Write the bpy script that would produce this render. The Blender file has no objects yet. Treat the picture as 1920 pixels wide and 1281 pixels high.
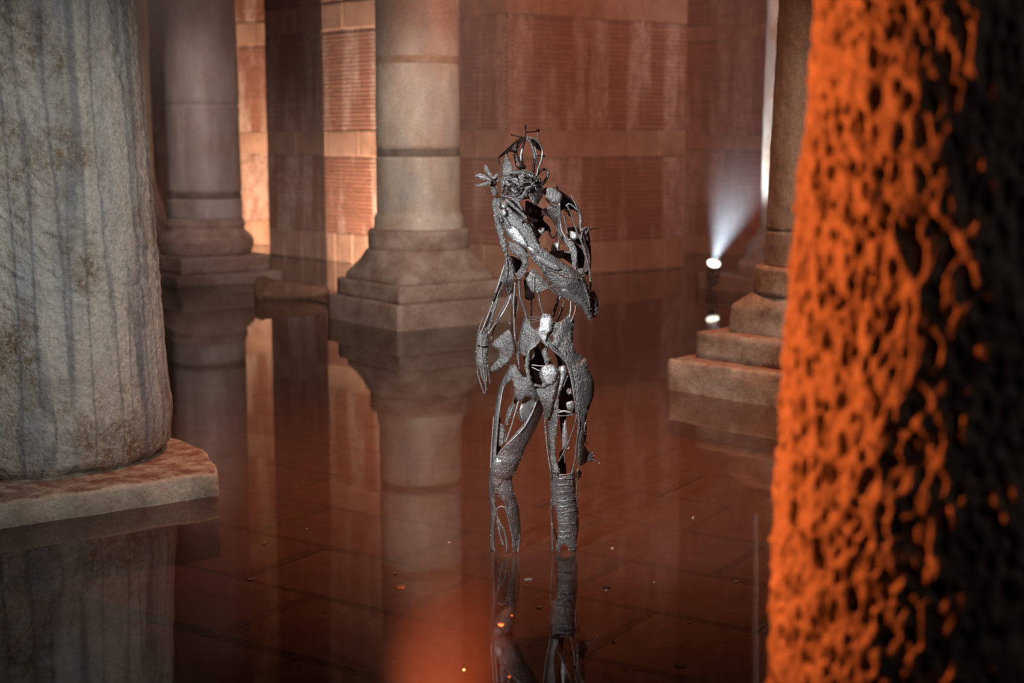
import bpy, bmesh, math, random
import numpy as np
from mathutils import Vector, Matrix
from mathutils.geometry import delaunay_2d_cdt

random.seed(7)
scn = bpy.context.scene
col = scn.collection

# ------------------------------------------------------------------ camera
F, CX, CY = 2667.0, 960.0, 640.5          # focal length in pixels of the 1920x1281 frame
CAM_H = 1.67
PITCH = math.atan((CY - 260.0) / F)
cam_d = bpy.data.cameras.new('camera')
cam = bpy.data.objects.new('camera', cam_d); col.objects.link(cam)
cam.location = (0, 0, CAM_H)
cam.rotation_euler = (math.pi / 2 - PITCH, 0, 0)
cam_d.sensor_width = 36.0
cam_d.lens = F * 36.0 / 1920.0
cam_d.dof.use_dof = True
cam_d.dof.focus_distance = 5.72
cam_d.dof.aperture_fstop = 2.4
cam_d.clip_start = 0.05
scn.camera = cam
SP, CP = math.sin(PITCH), math.cos(PITCH)

def ray(px, py):
    u = (px - CX) / F; v = (py - CY) / F
    return Vector((u, CP - v * SP, -SP - v * CP))
def at(px, py, Y):
    d = ray(px, py); t = Y / d.y
    return Vector((d.x * t, Y, CAM_H + d.z * t))
def on(px, py, z=0.0):
    d = ray(px, py); t = (z - CAM_H) / d.z
    return Vector((d.x * t, d.y * t, z))

# ------------------------------------------------------------------ world, exposure
w = bpy.data.worlds.new('world'); scn.world = w
w.use_nodes = True
w.node_tree.nodes['Background'].inputs[0].default_value = (0.9, 0.42, 0.30, 1)
w.node_tree.nodes['Background'].inputs[1].default_value = 0.0
scn.view_settings.view_transform = 'Standard'
scn.view_settings.look = 'None'
scn.view_settings.gamma = 1.0
scn.view_settings.use_curve_mapping = False
scn.view_settings.exposure = 0.0
scn.cycles.use_denoising = True
scn.cycles.max_bounces = 6
scn.cycles.diffuse_bounces = 3
scn.cycles.volume_bounces = 0
scn.cycles.sample_clamp_indirect = 4.0

# ------------------------------------------------------------------ lamps
def spot(name, loc, aim, watts, colour, cone, blend=0.6, radius=0.08):
    d = bpy.data.lights.new(name, 'SPOT')
    d.energy = watts; d.color = colour; d.spot_size = math.radians(cone); d.spot_blend = blend
    d.shadow_soft_size = radius
    o = bpy.data.objects.new(name, d); col.objects.link(o)
    o.location = loc
    o.rotation_euler = (Vector(aim) - Vector(loc)).to_track_quat('-Z', 'Y').to_euler()
    return o
STAT_Y = on(1000, 1031).y
spot('key_lamp_sculpture', (-1.9, 1.7, 3.1), (0.12, STAT_Y, 0.8), 700, (0.97, 0.98, 1.0), 24, 0.5, 0.05)
spot('key_lamp_column', (0.62, 3.3, 2.7), (-2.2, 7.0, 1.0), 420, (0.92, 0.97, 1.0), 40, 1.0, 0.10)
spot('lamp_middle_column', (-0.2, 6.0, 3.6), (-0.85, 13.1, 1.0), 1750, (1.0, 0.87, 0.76), 28, 0.9, 0.15)
spot('lamp_far_column', (-2.6, 9.5, 3.8), (-3.65, 17.0, 1.3), 1350, (1.0, 0.80, 0.72), 26, 0.9, 0.15)
spot('lamp_right_column', (2.9, 4.5, 3.6), (1.75, 9.2, 0.7), 420, (1.0, 0.90, 0.78), 40, 0.9, 0.15)
spot('lamp_brick_wall', (1.2, 7.5, 5.2), (1.0, 17.6, 1.5), 1900, (1.0, 0.42, 0.27), 50, 1.0, 0.25)
spot('lamp_brick_wall_side', (-1.0, 9.5, 5.4), (-3.2, 20.0, 1.5), 400, (1.0, 0.62, 0.58), 42, 1.0, 0.25)
spot('lamp_far_wall', (3.0, 13.0, 5.5), (3.4, 20.6, 2.0), 480, (0.92, 0.74, 0.76), 50, 1.0, 0.25)
spot('lamp_pale_column', (-4.2, 13.0, 3.5), (-5.4, 20.4, 1.8), 520, (1.0, 0.80, 0.62), 22, 0.9, 0.15)
spot('orange_flood', (-1.26, 3.18, 1.45), (0.60, 2.30, 1.38), 340, (1.0, 0.165, 0.030), 46, 0.7, 0.05)
spot('orange_lamp_behind', (3.55, 17.6, 0.25), (3.45, 20.1, 0.75), 60, (1.0, 0.25, 0.10), 26, 1.0, 0.1)
spot('orange_wash', (0.5, 7.6, 6.8), (0.4, 8.0, 0.0), 1950, (1.0, 0.38, 0.20), 56, 1.0, 0.3)
spot('added_pool_glow', (-0.22, 2.2, 0.6), (-0.21, 4.42, 0.0), 5000, (1.0, 0.23, 0.075), 11, 1.0, 0.05)  # added unseen spot that makes the orange glow on the water
spot('fill_column_foot', (1.5, 0.5, 2.6), (0.95, 2.2, 1.2), 4.5, (1.0, 0.74, 0.62), 70, 1.0, 0.1)

# ------------------------------------------------------------------ numpy noise
def _hash(ix, iy, iz, seed):
    n = (ix.astype(np.int64) * 374761393 + iy.astype(np.int64) * 668265263 + iz.astype(np.int64) * 2147483647 + seed * 1274126177) & 0xFFFFFFFF
    n = ((n ^ (n >> 13)) * 1274126177) & 0xFFFFFFFF
    n = ((n ^ (n >> 16)) * 2246822519) & 0xFFFFFFFF
    return ((n ^ (n >> 15)) & 0xFFFF) / 65535.0
def vnoise(p, seed=0):
    i = np.floor(p).astype(np.int64); f = p - i; f = f * f * (3 - 2 * f)
    r = 0
    for dx in (0, 1):
        for dy in (0, 1):
            for dz in (0, 1):
                wgt = (f[:, 0] if dx else 1 - f[:, 0]) * (f[:, 1] if dy else 1 - f[:, 1]) * (f[:, 2] if dz else 1 - f[:, 2])
                r = r + wgt * _hash(i[:, 0] + dx, i[:, 1] + dy, i[:, 2] + dz, seed)
    return r * 2 - 1
def fbm(p, octv=3, seed=0):
    a, s, r = 1.0, 1.0, 0
    for k in range(octv):
        r = r + a * vnoise(p * s, seed + k * 17); a *= 0.5; s *= 2.03
    return r

# ------------------------------------------------------------------ materials
def nodes_of(name):
    m = bpy.data.materials.new(name); m.use_nodes = True
    nt = m.node_tree
    return m, nt, nt.nodes, nt.links, nt.nodes['Principled BSDF']
def ramp(N, stops):
    r = N.new('ShaderNodeValToRGB'); e = r.color_ramp.elements
    while len(e) < len(stops): e.new(0.5)
    for k, (p, c) in enumerate(stops):
        e[k].position = p; e[k].color = (c[0], c[1], c[2], 1) if not isinstance(c, float) else (c, c, c, 1)
    return r
def tex_noise(N, L, vec, scale, detail=4, rough=0.6, stretch=(1, 1, 1)):
    mp = N.new('ShaderNodeMapping'); mp.inputs['Scale'].default_value = stretch
    L.new(vec, mp.inputs['Vector'])
    n = N.new('ShaderNodeTexNoise'); n.inputs['Scale'].default_value = scale
    n.inputs['Detail'].default_value = detail; n.inputs['Roughness'].default_value = rough
    L.new(mp.outputs[0], n.inputs['Vector'])
    return n
def mixc(N, L, fac, a, b, mode='MIX'):
    m = N.new('ShaderNodeMix'); m.data_type = 'RGBA'; m.blend_type = mode
    for sock, v in ((0, fac), (6, a), (7, b)):
        if hasattr(v, 'links') or hasattr(v, 'is_linked'): L.new(v, m.inputs[sock])
        elif isinstance(v, (int, float)): m.inputs[sock].default_value = v
        else: m.inputs[sock].default_value = (*v, 1)
    return m.outputs[2]

def stone(name, light, mid, dark, stain, streak=5.0, streak_len=0.12, bump=0.25, bump_scale=22, rough=0.62, stain_amt=0.5, veins=None, level_tint=None):
    m, nt, N, L, B = nodes_of(name)
    tc = N.new('ShaderNodeTexCoord'); v = tc.outputs['Object']
    a = tex_noise(N, L, v, streak, 6, 0.62, (1, 1, streak_len))
    ra = ramp(N, [(0.30, dark), (0.47, mid), (0.62, light)]); L.new(a.outputs[0], ra.inputs[0])
    c = ra.outputs[0]
    b = tex_noise(N, L, v, 2.6, 7, 0.7, (1, 1, 0.8))
    rb = ramp(N, [(0.47, 0.0), (0.64, stain_amt)]); L.new(b.outputs[0], rb.inputs[0])
    sp_ = tex_noise(N, L, v, 48, 4, 0.75); rsp = ramp(N, [(0.38, 0.25), (0.56, 1.0)]); L.new(sp_.outputs[0], rsp.inputs[0])
    mm = N.new('ShaderNodeMath'); mm.operation = 'MULTIPLY'; L.new(rb.outputs[0], mm.inputs[0]); L.new(rsp.outputs[0], mm.inputs[1])
    c = mixc(N, L, mm.outputs[0], c, stain)
    if veins:
        vn = tex_noise(N, L, v, 8.5, 1, 0.4, (1, 1, 0.012))
        rv = ramp(N, [(0.43, 0.0), (0.49, 0.6), (0.55, 0.0)]); L.new(vn.outputs[0], rv.inputs[0])
        c = mixc(N, L, rv.outputs[0], c, veins)
    if level_tint:                                            # red-brown mixed in on the upward faces
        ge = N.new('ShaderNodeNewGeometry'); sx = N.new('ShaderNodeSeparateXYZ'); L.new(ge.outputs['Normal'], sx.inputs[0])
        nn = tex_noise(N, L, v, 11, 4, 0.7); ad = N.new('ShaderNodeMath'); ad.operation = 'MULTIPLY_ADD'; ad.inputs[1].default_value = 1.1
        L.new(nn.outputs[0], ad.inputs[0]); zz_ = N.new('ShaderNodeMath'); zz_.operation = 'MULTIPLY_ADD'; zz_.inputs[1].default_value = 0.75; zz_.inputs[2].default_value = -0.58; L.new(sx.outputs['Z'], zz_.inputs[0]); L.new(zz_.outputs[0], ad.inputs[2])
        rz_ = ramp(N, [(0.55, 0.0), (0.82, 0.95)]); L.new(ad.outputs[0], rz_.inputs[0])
        c = mixc(N, L, rz_.outputs[0], c, level_tint)
    s = tex_noise(N, L, v, 55, 3, 0.7)
    rs = ramp(N, [(0.30, 0.72), (0.62, 1.06)]); L.new(s.outputs[0], rs.inputs[0])
    c = mixc(N, L, 1.0, c, rs.outputs[0], 'MULTIPLY')
    L.new(c, B.inputs['Base Color'])
    B.inputs['Roughness'].default_value = rough
    n1 = tex_noise(N, L, v, bump_scale, 5, 0.65)
    bp = N.new('ShaderNodeBump'); bp.inputs['Strength'].default_value = bump; bp.inputs['Distance'].default_value = 0.03
    L.new(n1.outputs[0], bp.inputs['Height']); L.new(bp.outputs[0], B.inputs['Normal'])
    return m

M = {}
M['near_marble'] = stone('near_marble', (0.62, 0.55, 0.45), (0.44, 0.42, 0.385), (0.24, 0.26, 0.285), (0.20, 0.115, 0.05), 5.5, 0.05, 0.7, 30, 0.50, 1.0, veins=(0.11, 0.12, 0.14))
M['slab_marble'] = stone('slab_marble', (0.74, 0.66, 0.52), (0.60, 0.52, 0.40), (0.42, 0.33, 0.24), (0.30, 0.13, 0.06), 7, 0.8, 0.4, 26, 0.7, 0.45, level_tint=(0.235, 0.10, 0.06))
M['mid_marble'] = stone('mid_marble', (0.68, 0.57, 0.48), (0.52, 0.44, 0.375), (0.29, 0.285, 0.295), (0.38, 0.20, 0.09), 2.6, 0.35, 0.15, 14, 0.6, 0.75)
M['base_stone'] = stone('base_stone', (0.44, 0.32, 0.265), (0.35, 0.235, 0.19), (0.22, 0.125, 0.095), (0.17, 0.075, 0.05), 5, 1.0, 0.2, 16, 0.75, 0.8)
M['far_marble'] = stone('far_marble', (0.46, 0.395, 0.355), (0.34, 0.28, 0.255), (0.22, 0.175, 0.165), (0.24, 0.11, 0.055), 3.5, 0.2, 0.15, 14, 0.65, 0.55)
M['right_marble'] = stone('right_marble', (0.40, 0.34, 0.27), (0.30, 0.25, 0.20), (0.20, 0.16, 0.13), (0.20, 0.12, 0.06), 8, 0.08, 0.25, 20, 0.6, 0.5)
M['right_base'] = stone('right_base', (0.42, 0.35, 0.27), (0.30, 0.24, 0.18), (0.17, 0.12, 0.08), (0.22, 0.10, 0.05), 6, 1.4, 0.3, 22, 0.7, 0.6, level_tint=(0.27, 0.11, 0.06))
M['pale_marble'] = stone('pale_marble', (0.62, 0.55, 0.46), (0.52, 0.45, 0.37), (0.40, 0.34, 0.28), (0.38, 0.26, 0.16), 3, 0.3, 0.1, 14, 0.6, 0.3)
M['eye_marble'] = stone('eye_marble', (0.46, 0.43, 0.40), (0.38, 0.35, 0.33), (0.28, 0.26, 0.25), (0.24, 0.20, 0.17), 9, 0.3, 0.25, 40, 0.6, 0.4)
M['joint_rust'] = stone('joint_rust', (0.46, 0.30, 0.18), (0.38, 0.22, 0.11), (0.27, 0.14, 0.065), (0.42, 0.30, 0.22), 6, 1, 0.2, 20, 0.8, 0.6)
M['rust_stone'] = stone('rust_stone', (0.44, 0.22, 0.14), (0.33, 0.15, 0.09), (0.18, 0.08, 0.045), (0.12, 0.05, 0.03), 9, 1, 0.5, 26, 0.8, 0.6)
M['groove'] = stone('groove', (0.24, 0.18, 0.13), (0.16, 0.12, 0.09), (0.09, 0.06, 0.045), (0.10, 0.06, 0.04), 6, 1, 0.3, 26, 0.8, 0.6)

def brick_mat(name, tones):
    m, nt, N, L, B = nodes_of(name)
    tc = N.new('ShaderNodeTexCoord'); v = tc.outputs['Object']
    rnd = N.new('ShaderNodeAttribute'); rnd.attribute_name = 'tone'
    r0 = ramp(N, tones); L.new(rnd.outputs['Fac'], r0.inputs[0])
    c = r0.outputs[0]
    a = tex_noise(N, L, v, 1.5, 4, 0.6, (2.2, 2.2, 0.30))                     # lime run down from the vault
    ra = ramp(N, [(0.46, 0.0), (0.58, 0.90)]); L.new(a.outputs[0], ra.inputs[0])
    b = tex_noise(N, L, v, 9, 6, 0.75, (1, 1, 0.7))
    rb = ramp(N, [(0.36, 0.1), (0.62, 1.0)]); L.new(b.outputs[0], rb.inputs[0])
    mu = N.new('ShaderNodeMath'); mu.operation = 'MULTIPLY'; L.new(ra.outputs[0], mu.inputs[0]); L.new(rb.outputs[0], mu.inputs[1])
    c = mixc(N, L, mu.outputs[0], c, (0.70, 0.54, 0.46))
    s = tex_noise(N, L, v, 14, 5, 0.7)
    rs = ramp(N, [(0.3, 0.85), (0.65, 1.06)]); L.new(s.outputs[0], rs.inputs[0])
    c = mixc(N, L, 1.0, c, rs.outputs[0], 'MULTIPLY')
    L.new(c, B.inputs['Base Color']); B.inputs['Roughness'].default_value = 0.85
    fn = tex_noise(N, L, v, 70, 3, 0.6)
    bp = N.new('ShaderNodeBump'); bp.inputs['Strength'].default_value = 0.12; bp.inputs['Distance'].default_value = 0.006
    L.new(fn.outputs[0], bp.inputs['Height']); L.new(bp.outputs[0], B.inputs['Normal'])
    return m
M['brick'] = brick_mat('brick_clay', [(0.0, (0.33, 0.138, 0.088)), (0.5, (0.375, 0.162, 0.103)), (1.0, (0.43, 0.195, 0.13))])
M['mortar'] = brick_mat('mortar', [(0.0, (0.25, 0.115, 0.078)), (0.5, (0.29, 0.14, 0.095)), (1.0, (0.33, 0.17, 0.12))])
M['band_stone'] = stone('band_stone', (0.58, 0.36, 0.26), (0.47, 0.275, 0.19), (0.36, 0.19, 0.13), (0.33, 0.17, 0.10), 3.5, 0.7, 0.2, 16, 0.85, 0.5)
M['plaster'] = stone('plaster', (0.28, 0.14, 0.09), (0.22, 0.10, 0.065), (0.16, 0.07, 0.045), (0.34, 0.24, 0.18), 2, 0.4, 0.3, 14, 0.9, 0.4)
M['paving'] = stone('paving', (0.19, 0.115, 0.08), (0.145, 0.085, 0.058), (0.09, 0.052, 0.035), (0.075, 0.04, 0.025), 3, 1, 0.2, 16, 0.9, 0.7)
M['bed'] = stone('bed', (0.11, 0.065, 0.045), (0.085, 0.05, 0.034), (0.055, 0.032, 0.022), (0.03, 0.015, 0.01), 3, 1, 0.2, 16, 0.95, 0.5)
M['flake'] = stone('flake', (0.75, 0.60, 0.52), (0.62, 0.47, 0.40), (0.45, 0.32, 0.26), (0.5, 0.35, 0.25), 30, 1, 0.1, 60, 0.8, 0.3)
M['dark_flake'] = stone('dark_flake', (0.10, 0.05, 0.035), (0.07, 0.035, 0.025), (0.04, 0.02, 0.015), (0.04, 0.02, 0.01), 30, 1, 0.1, 60, 0.8, 0.3)

def metal(name, base, rough, bump, dirt, dirt_amt):
    m, nt, N, L, B = nodes_of(name)
    tc = N.new('ShaderNodeTexCoord'); v = tc.outputs['Object']
    a = tex_noise(N, L, v, 16, 6, 0.7)
    ra = ramp(N, [(0.42, 0.0), (0.68, dirt_amt)]); L.new(a.outputs[0], ra.inputs[0])
    L.new(mixc(N, L, ra.outputs[0], base, dirt), B.inputs['Base Color'])
    B.inputs['Metallic'].default_value = 0.72
    rr = ramp(N, [(0.3, rough - 0.08), (0.7, rough + 0.16)]); L.new(a.outputs[0], rr.inputs[0]); L.new(rr.outputs[0], B.inputs['Roughness'])
    n = tex_noise(N, L, v, 130, 3, 0.6)
    n2 = tex_noise(N, L, v, 38, 3, 0.6)
    ad = N.new('ShaderNodeMath'); ad.operation = 'ADD'; L.new(n.outputs[0], ad.inputs[0]); L.new(n2.outputs[0], ad.inputs[1])
    bp = N.new('ShaderNodeBump'); bp.inputs['Strength'].default_value = bump; bp.inputs['Distance'].default_value = 0.008
    L.new(ad.outputs[0], bp.inputs['Height']); L.new(bp.outputs[0], B.inputs['Normal'])
    return m
M['steel'] = metal('welded_steel', (0.50, 0.495, 0.49), 0.44, 0.8, (0.22, 0.18, 0.165), 0.8)
M['bright_steel'] = metal('ground_steel', (0.78, 0.79, 0.80), 0.42, 0.4, (0.45, 0.43, 0.42), 0.5)
M['bead_steel'] = metal('bead_steel', (0.62, 0.61, 0.60), 0.30, 1.0, (0.22, 0.18, 0.16), 0.7)
M['spatter'] = metal('spatter', (0.72, 0.71, 0.70), 0.28, 0.1, (0.30, 0.26, 0.24), 0.6)
M['dark_shaded_steel'] = metal('dark_shaded_steel', (0.055, 0.030, 0.026), 0.38, 0.15, (0.03, 0.014, 0.011), 0.8)  # darkened copy of the steel; shade inside shells and on crown put into colour

def emitter(name, colour, strength):
    m, nt, N, L, B = nodes_of(name)
    B.inputs['Base Color'].default_value = (*colour, 1)
    B.inputs['Emission Color'].default_value = (*colour, 1); B.inputs['Emission Strength'].default_value = strength
    return m
M['lamp_glass'] = emitter('lamp_glass', (1.0, 0.97, 0.80), 3)
M['warm_glass'] = emitter('warm_glass', (1.0, 0.72, 0.42), 0.6)
m, nt, N, L, B = nodes_of('lamp_housing'); B.inputs['Base Color'].default_value = (0.03, 0.03, 0.03, 1); B.inputs['Roughness'].default_value = 0.5
_n = N.new('ShaderNodeTexNoise'); _n.inputs['Scale'].default_value = 40
_b = N.new('ShaderNodeBump'); _b.inputs['Strength'].default_value = 0.1; L.new(_n.outputs[0], _b.inputs['Height']); L.new(_b.outputs[0], B.inputs['Normal'])
M['housing'] = m

def water_mat():
    m = bpy.data.materials.new('still_water'); m.use_nodes = True
    nt = m.node_tree; N = nt.nodes; L = nt.links; N.clear()
    out = N.new('ShaderNodeOutputMaterial')
    fr = N.new('ShaderNodeFresnel'); fr.inputs['IOR'].default_value = 1.36
    gl = N.new('ShaderNodeBsdfGlossy'); gl.inputs['Roughness'].default_value = 0.035; gl.inputs['Color'].default_value = (1, 1, 1, 1)
    tr = N.new('ShaderNodeBsdfTransparent'); tr.inputs['Color'].default_value = (0.74, 0.63, 0.55, 1)
    df = N.new('ShaderNodeBsdfDiffuse'); df.inputs['Color'].default_value = (0.32, 0.20, 0.15, 1)
    mu = N.new('ShaderNodeMixShader'); mu.inputs[0].default_value = 0.13
    mx = N.new('ShaderNodeMixShader')
    L.new(tr.outputs[0], mu.inputs[1]); L.new(df.outputs[0], mu.inputs[2])
    L.new(fr.outputs[0], mx.inputs[0]); L.new(mu.outputs[0], mx.inputs[1]); L.new(gl.outputs[0], mx.inputs[2])
    tc = N.new('ShaderNodeTexCoord')
    n = tex_noise(N, L, tc.outputs['Object'], 2.2, 2, 0.5)
    bp = N.new('ShaderNodeBump'); bp.inputs['Strength'].default_value = 0.012; bp.inputs['Distance'].default_value = 0.05
    L.new(n.outputs[0], bp.inputs['Height'])
    L.new(bp.outputs[0], gl.inputs['Normal']); L.new(bp.outputs[0], fr.inputs['Normal'])
    L.new(mx.outputs[0], out.inputs['Surface'])
    return m
M['water'] = water_mat()
def mist_mat(name, density, colour, aniso, h):
    m = bpy.data.materials.new(name); m.use_nodes = True
    nt = m.node_tree; N = nt.nodes; L = nt.links; N.clear()
    out = N.new('ShaderNodeOutputMaterial'); s = N.new('ShaderNodeVolumeScatter')
    s.inputs['Color'].default_value = (*colour, 1); s.inputs['Anisotropy'].default_value = aniso
    tc = N.new('ShaderNodeTexCoord'); mp = N.new('ShaderNodeMapping'); mp.inputs['Scale'].default_value = (1 / h[0], 1 / h[1], 1 / h[2])
    g = N.new('ShaderNodeTexGradient'); g.gradient_type = 'QUADRATIC_SPHERE'
    mu = N.new('ShaderNodeMath'); mu.operation = 'MULTIPLY'; mu.inputs[1].default_value = density
    L.new(tc.outputs['Object'], mp.inputs[0]); L.new(mp.outputs[0], g.inputs[0]); L.new(g.outputs['Fac'], mu.inputs[0]); L.new(mu.outputs[0], s.inputs['Density'])
    L.new(s.outputs[0], out.inputs['Volume'])
    return m

# ------------------------------------------------------------------ object helpers
def link(name, me, mat=None, parent=None, smooth=True):
    o = bpy.data.objects.new(name, me); col.objects.link(o)
    if mat is not None: me.materials.append(M[mat] if isinstance(mat, str) else mat)
    if parent is not None: o.parent = parent
    if len(me.polygons): me.polygons.foreach_set('use_smooth', [bool(smooth)] * len(me.polygons))
    return o
def mesh_np(name, V, Fq):
    me = bpy.data.meshes.new(name)
    V = np.asarray(V, dtype=np.float32); Fq = np.asarray(Fq, dtype=np.int32)
    me.vertices.add(len(V)); me.vertices.foreach_set('co', V.ravel())
    k = Fq.shape[1]
    me.loops.add(Fq.size); me.loops.foreach_set('vertex_index', Fq.ravel())
    me.polygons.add(len(Fq)); me.polygons.foreach_set('loop_start', np.arange(0, Fq.size, k, dtype=np.int32))
    me.update(calc_edges=True); me.validate()
    return me
def empty(name, loc=(0, 0, 0), rz=0):
    o = bpy.data.objects.new(name, None); col.objects.link(o); o.location = loc; o.rotation_euler = (0, 0, rz)
    o.empty_display_size = 0.1
    return o
def tag(o, label, cat=None, group=None, kind=None):
    o['label'] = label
    if cat: o['category'] = cat
    if group: o['group'] = group
    if kind: o['kind'] = kind
    return o
def obj_bm(name, bm, mat, parent=None, smooth=False):
    me = bpy.data.meshes.new(name); bm.normal_update(); bm.to_mesh(me); bm.free()
    return link(name, me, mat, parent, smooth)

def grid_faces(nr, nc, wrap=True):
    r = np.arange(nr - 1)[:, None]; c = np.arange(nc if wrap else nc - 1)[None, :]
    c2 = (c + 1) % nc
    a = r * nc + c; b = r * nc + c2; d = (r + 1) * nc + c; e = (r + 1) * nc + c2
    return np.stack([a, b, e, d], -1).reshape(-1, 4)

def lathe(name, prof, mat, parent, nseg=96, dz=0.05, disp=None, square=None, rot=0.0, seed=0):
    """prof: (z, r [, squareness 0..1]) from bottom to top; disp(theta, z, r) gives radial offsets."""
    zs, rs, qs = [], [], []
    P = [(p[0], p[1], p[2] if len(p) > 2 else 0.0) for p in prof]
    for (z0, r0, q0), (z1, r1, q1) in zip(P[:-1], P[1:]):
        n = max(1, int(math.hypot(z1 - z0, r1 - r0) / dz))
        for k in range(n):
            t = k / n
            zs.append(z0 + (z1 - z0) * t); rs.append(r0 + (r1 - r0) * t); qs.append(q0 + (q1 - q0) * t)
    zs.append(P[-1][0]); rs.append(P[-1][1]); qs.append(P[-1][2])
    zs = np.array(zs); rs = np.array(rs); qs = np.array(qs)
    th = np.linspace(0, 2 * np.pi, nseg, endpoint=False)
    T, Z = np.meshgrid(th, zs); R = np.repeat(rs[:, None], nseg, 1); Q = np.repeat(qs[:, None], nseg, 1)
    # rounded square whose corners lie on the given radius
    n = 9.0
    sq = (np.abs(np.cos(T)) ** n + np.abs(np.sin(T)) ** n) ** (-1 / n) / (2 ** 0.5 * 2 ** (-1 / n) * 1.0)
    sq = sq / sq.max()
    RR = R * (1 - Q) + R * sq * Q
    if disp is not None: RR = RR + disp(T.ravel(), Z.ravel(), R.ravel()).reshape(RR.shape)
    A = T + rot
    V = np.stack([RR * np.cos(A), RR * np.sin(A), Z], -1).reshape(-1, 3)
    Fq = grid_faces(len(zs), nseg)
    me = mesh_np(name, V, Fq)
    bm = bmesh.new(); bm.from_mesh(me); bm.verts.ensure_lookup_table()
    bm.faces.new([bm.verts[k] for k in range(nseg)][::-1])
    o0 = (len(zs) - 1) * nseg
    bm.faces.new([bm.verts[o0 + k] for k in range(nseg)])
    bm.to_mesh(me); bm.free()
    return link(name, me, mat, parent)

def slab(name, poly, z0, z1, mat, parent, rough=0.006, bevel=0.018, step=0.035, seed=0, chips=0.0):
    """stone slab with the plan 'poly' (counter-clockwise), worn arris and uneven faces"""
    pts = []
    n = len(poly)
    for k in range(n):
        a = Vector(poly[k]); b = Vector(poly[(k + 1) % n]); m = max(1, int((b - a).length / step))
        for j in range(m): pts.append(a.lerp(b, j / m))
    P = np.array([(p.x, p.y) for p in pts])
    c = P.mean(0)
    nx = np.roll(P, -1, 0) - np.roll(P, 1, 0); nrm = np.stack([nx[:, 1], -nx[:, 0]], -1)
    nrm /= np.linalg.norm(nrm, axis=1, keepdims=True) + 1e-9
    H = z1 - z0
    levels = [(z0, 0.0)] + [(z0 + H * t, 0.0) for t in (0.25, 0.5, 0.75)] + [(z1 - bevel, 0.0), (z1 - bevel * 0.3, -bevel * 0.3), (z1, -bevel), (z1, -bevel * 2.5), (z1, -bevel * 6)]
    V = []
    for li, (z, ins) in enumerate(levels):
        q = np.concatenate([P, np.full((len(P), 1), z)], 1)
        d = rough * fbm(q * 9.0, 3, seed) + ins
        if chips > 0 and z > z1 - bevel * 1.2:
            ch = np.clip(fbm(q * np.array([5, 5, 0.0]) + 3.3, 2, seed + 5) - 0.35, 0, 1) * chips
            d = d - ch
        xy = P + nrm * d[:, None]
        zz = z + (rough * 0.6 * fbm(q * 6.0, 2, seed + 9) if 0 < li else 0)
        V.append(np.concatenate([xy, (np.zeros(len(P)) + zz)[:, None]], 1))
    V = np.concatenate(V); Fq = grid_faces(len(levels), len(P))
    me = mesh_np(name, V, Fq)
    bm = bmesh.new(); bm.from_mesh(me); bm.verts.ensure_lookup_table()
    o0 = (len(levels) - 1) * len(P)
    cv = bm.verts.new((c[0], c[1], z1)); bm.verts.ensure_lookup_table()
    for k in range(len(P)): bm.faces.new((bm.verts[o0 + k], bm.verts[o0 + (k + 1) % len(P)], cv))
    bm.faces.new([bm.verts[k] for k in range(len(P))][::-1])
    bm.to_mesh(me); bm.free()
    return link(name, me, mat, parent)
def square(D, phi, cx=0, cy=0):
    """corners of a square with half-diagonal D; one corner points at the viewer, turned by phi degrees"""
    f = math.radians(phi); out = []
    for k in range(4):
        a = -math.pi / 2 - f + k * math.pi / 2
        out.append((cx + D * math.cos(a), cy + D * math.sin(a)))
    return out

# ------------------------------------------------------------------ floor, water
FLOOR_Z = -0.30
GRID = math.radians(-33)
bm = bmesh.new(); bmesh.ops.create_grid(bm, x_segments=1, y_segments=1, size=1)
for v in bm.verts: v.co.x *= 15; v.co.y = 9 + v.co.y * 19; v.co.z = FLOOR_Z - 0.03
floor = obj_bm('floor', bm, 'bed'); tag(floor, 'dark silted cistern floor under the shallow water', kind='structure')
# paving slabs as far as they can be made out below the water
tile_meshes = []
for s in range(4):
    bm = bmesh.new(); bmesh.ops.create_cube(bm, size=1)
    for v in bm.verts: v.co.x *= 0.885; v.co.y *= 0.585; v.co.z = v.co.z * 0.05 + random.uniform(-.004, .004)
    bmesh.ops.bevel(bm, geom=[e for e in bm.edges if e.verts[0].co.z > 0 and e.verts[1].co.z > 0], offset=0.02, segments=1, affect='EDGES')
    me = bpy.data.meshes.new('paving_slab'); bm.to_mesh(me); bm.free(); me.materials.append(M['paving']); tile_meshes.append(me)
ct, st = math.cos(GRID), math.sin(GRID)
for i in range(-14, 15):
    for j in range(-22, 24):
        lx = i * 0.9 + (0.45 if j % 2 else 0); ly = j * 0.6
        X = lx * ct - ly * st; Y = 6.5 + lx * st + ly * ct
        if not (3.2 < Y < 11 and abs(X) < 0.40 * Y + 0.6): continue
        o = bpy.data.objects.new('paving_slab', random.choice(tile_meshes)); col.objects.link(o); o.parent = floor
        o.location = (X, Y, FLOOR_Z - 0.025 + random.uniform(-0.008, 0.004)); o.rotation_euler = (random.uniform(-.006, .006), random.uniform(-.006, .006), GRID + random.choice((0, math.pi)))

bm = bmesh.new(); bmesh.ops.create_grid(bm, x_segments=4, y_segments=4, size=1)
for v in bm.verts: v.co.x *= 15; v.co.y = 9 + v.co.y * 19; v.co.z = 0
water = obj_bm('water', bm, 'water'); tag(water, 'still shallow brown water mirroring the columns and walls', 'water', kind='stuff')

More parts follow.
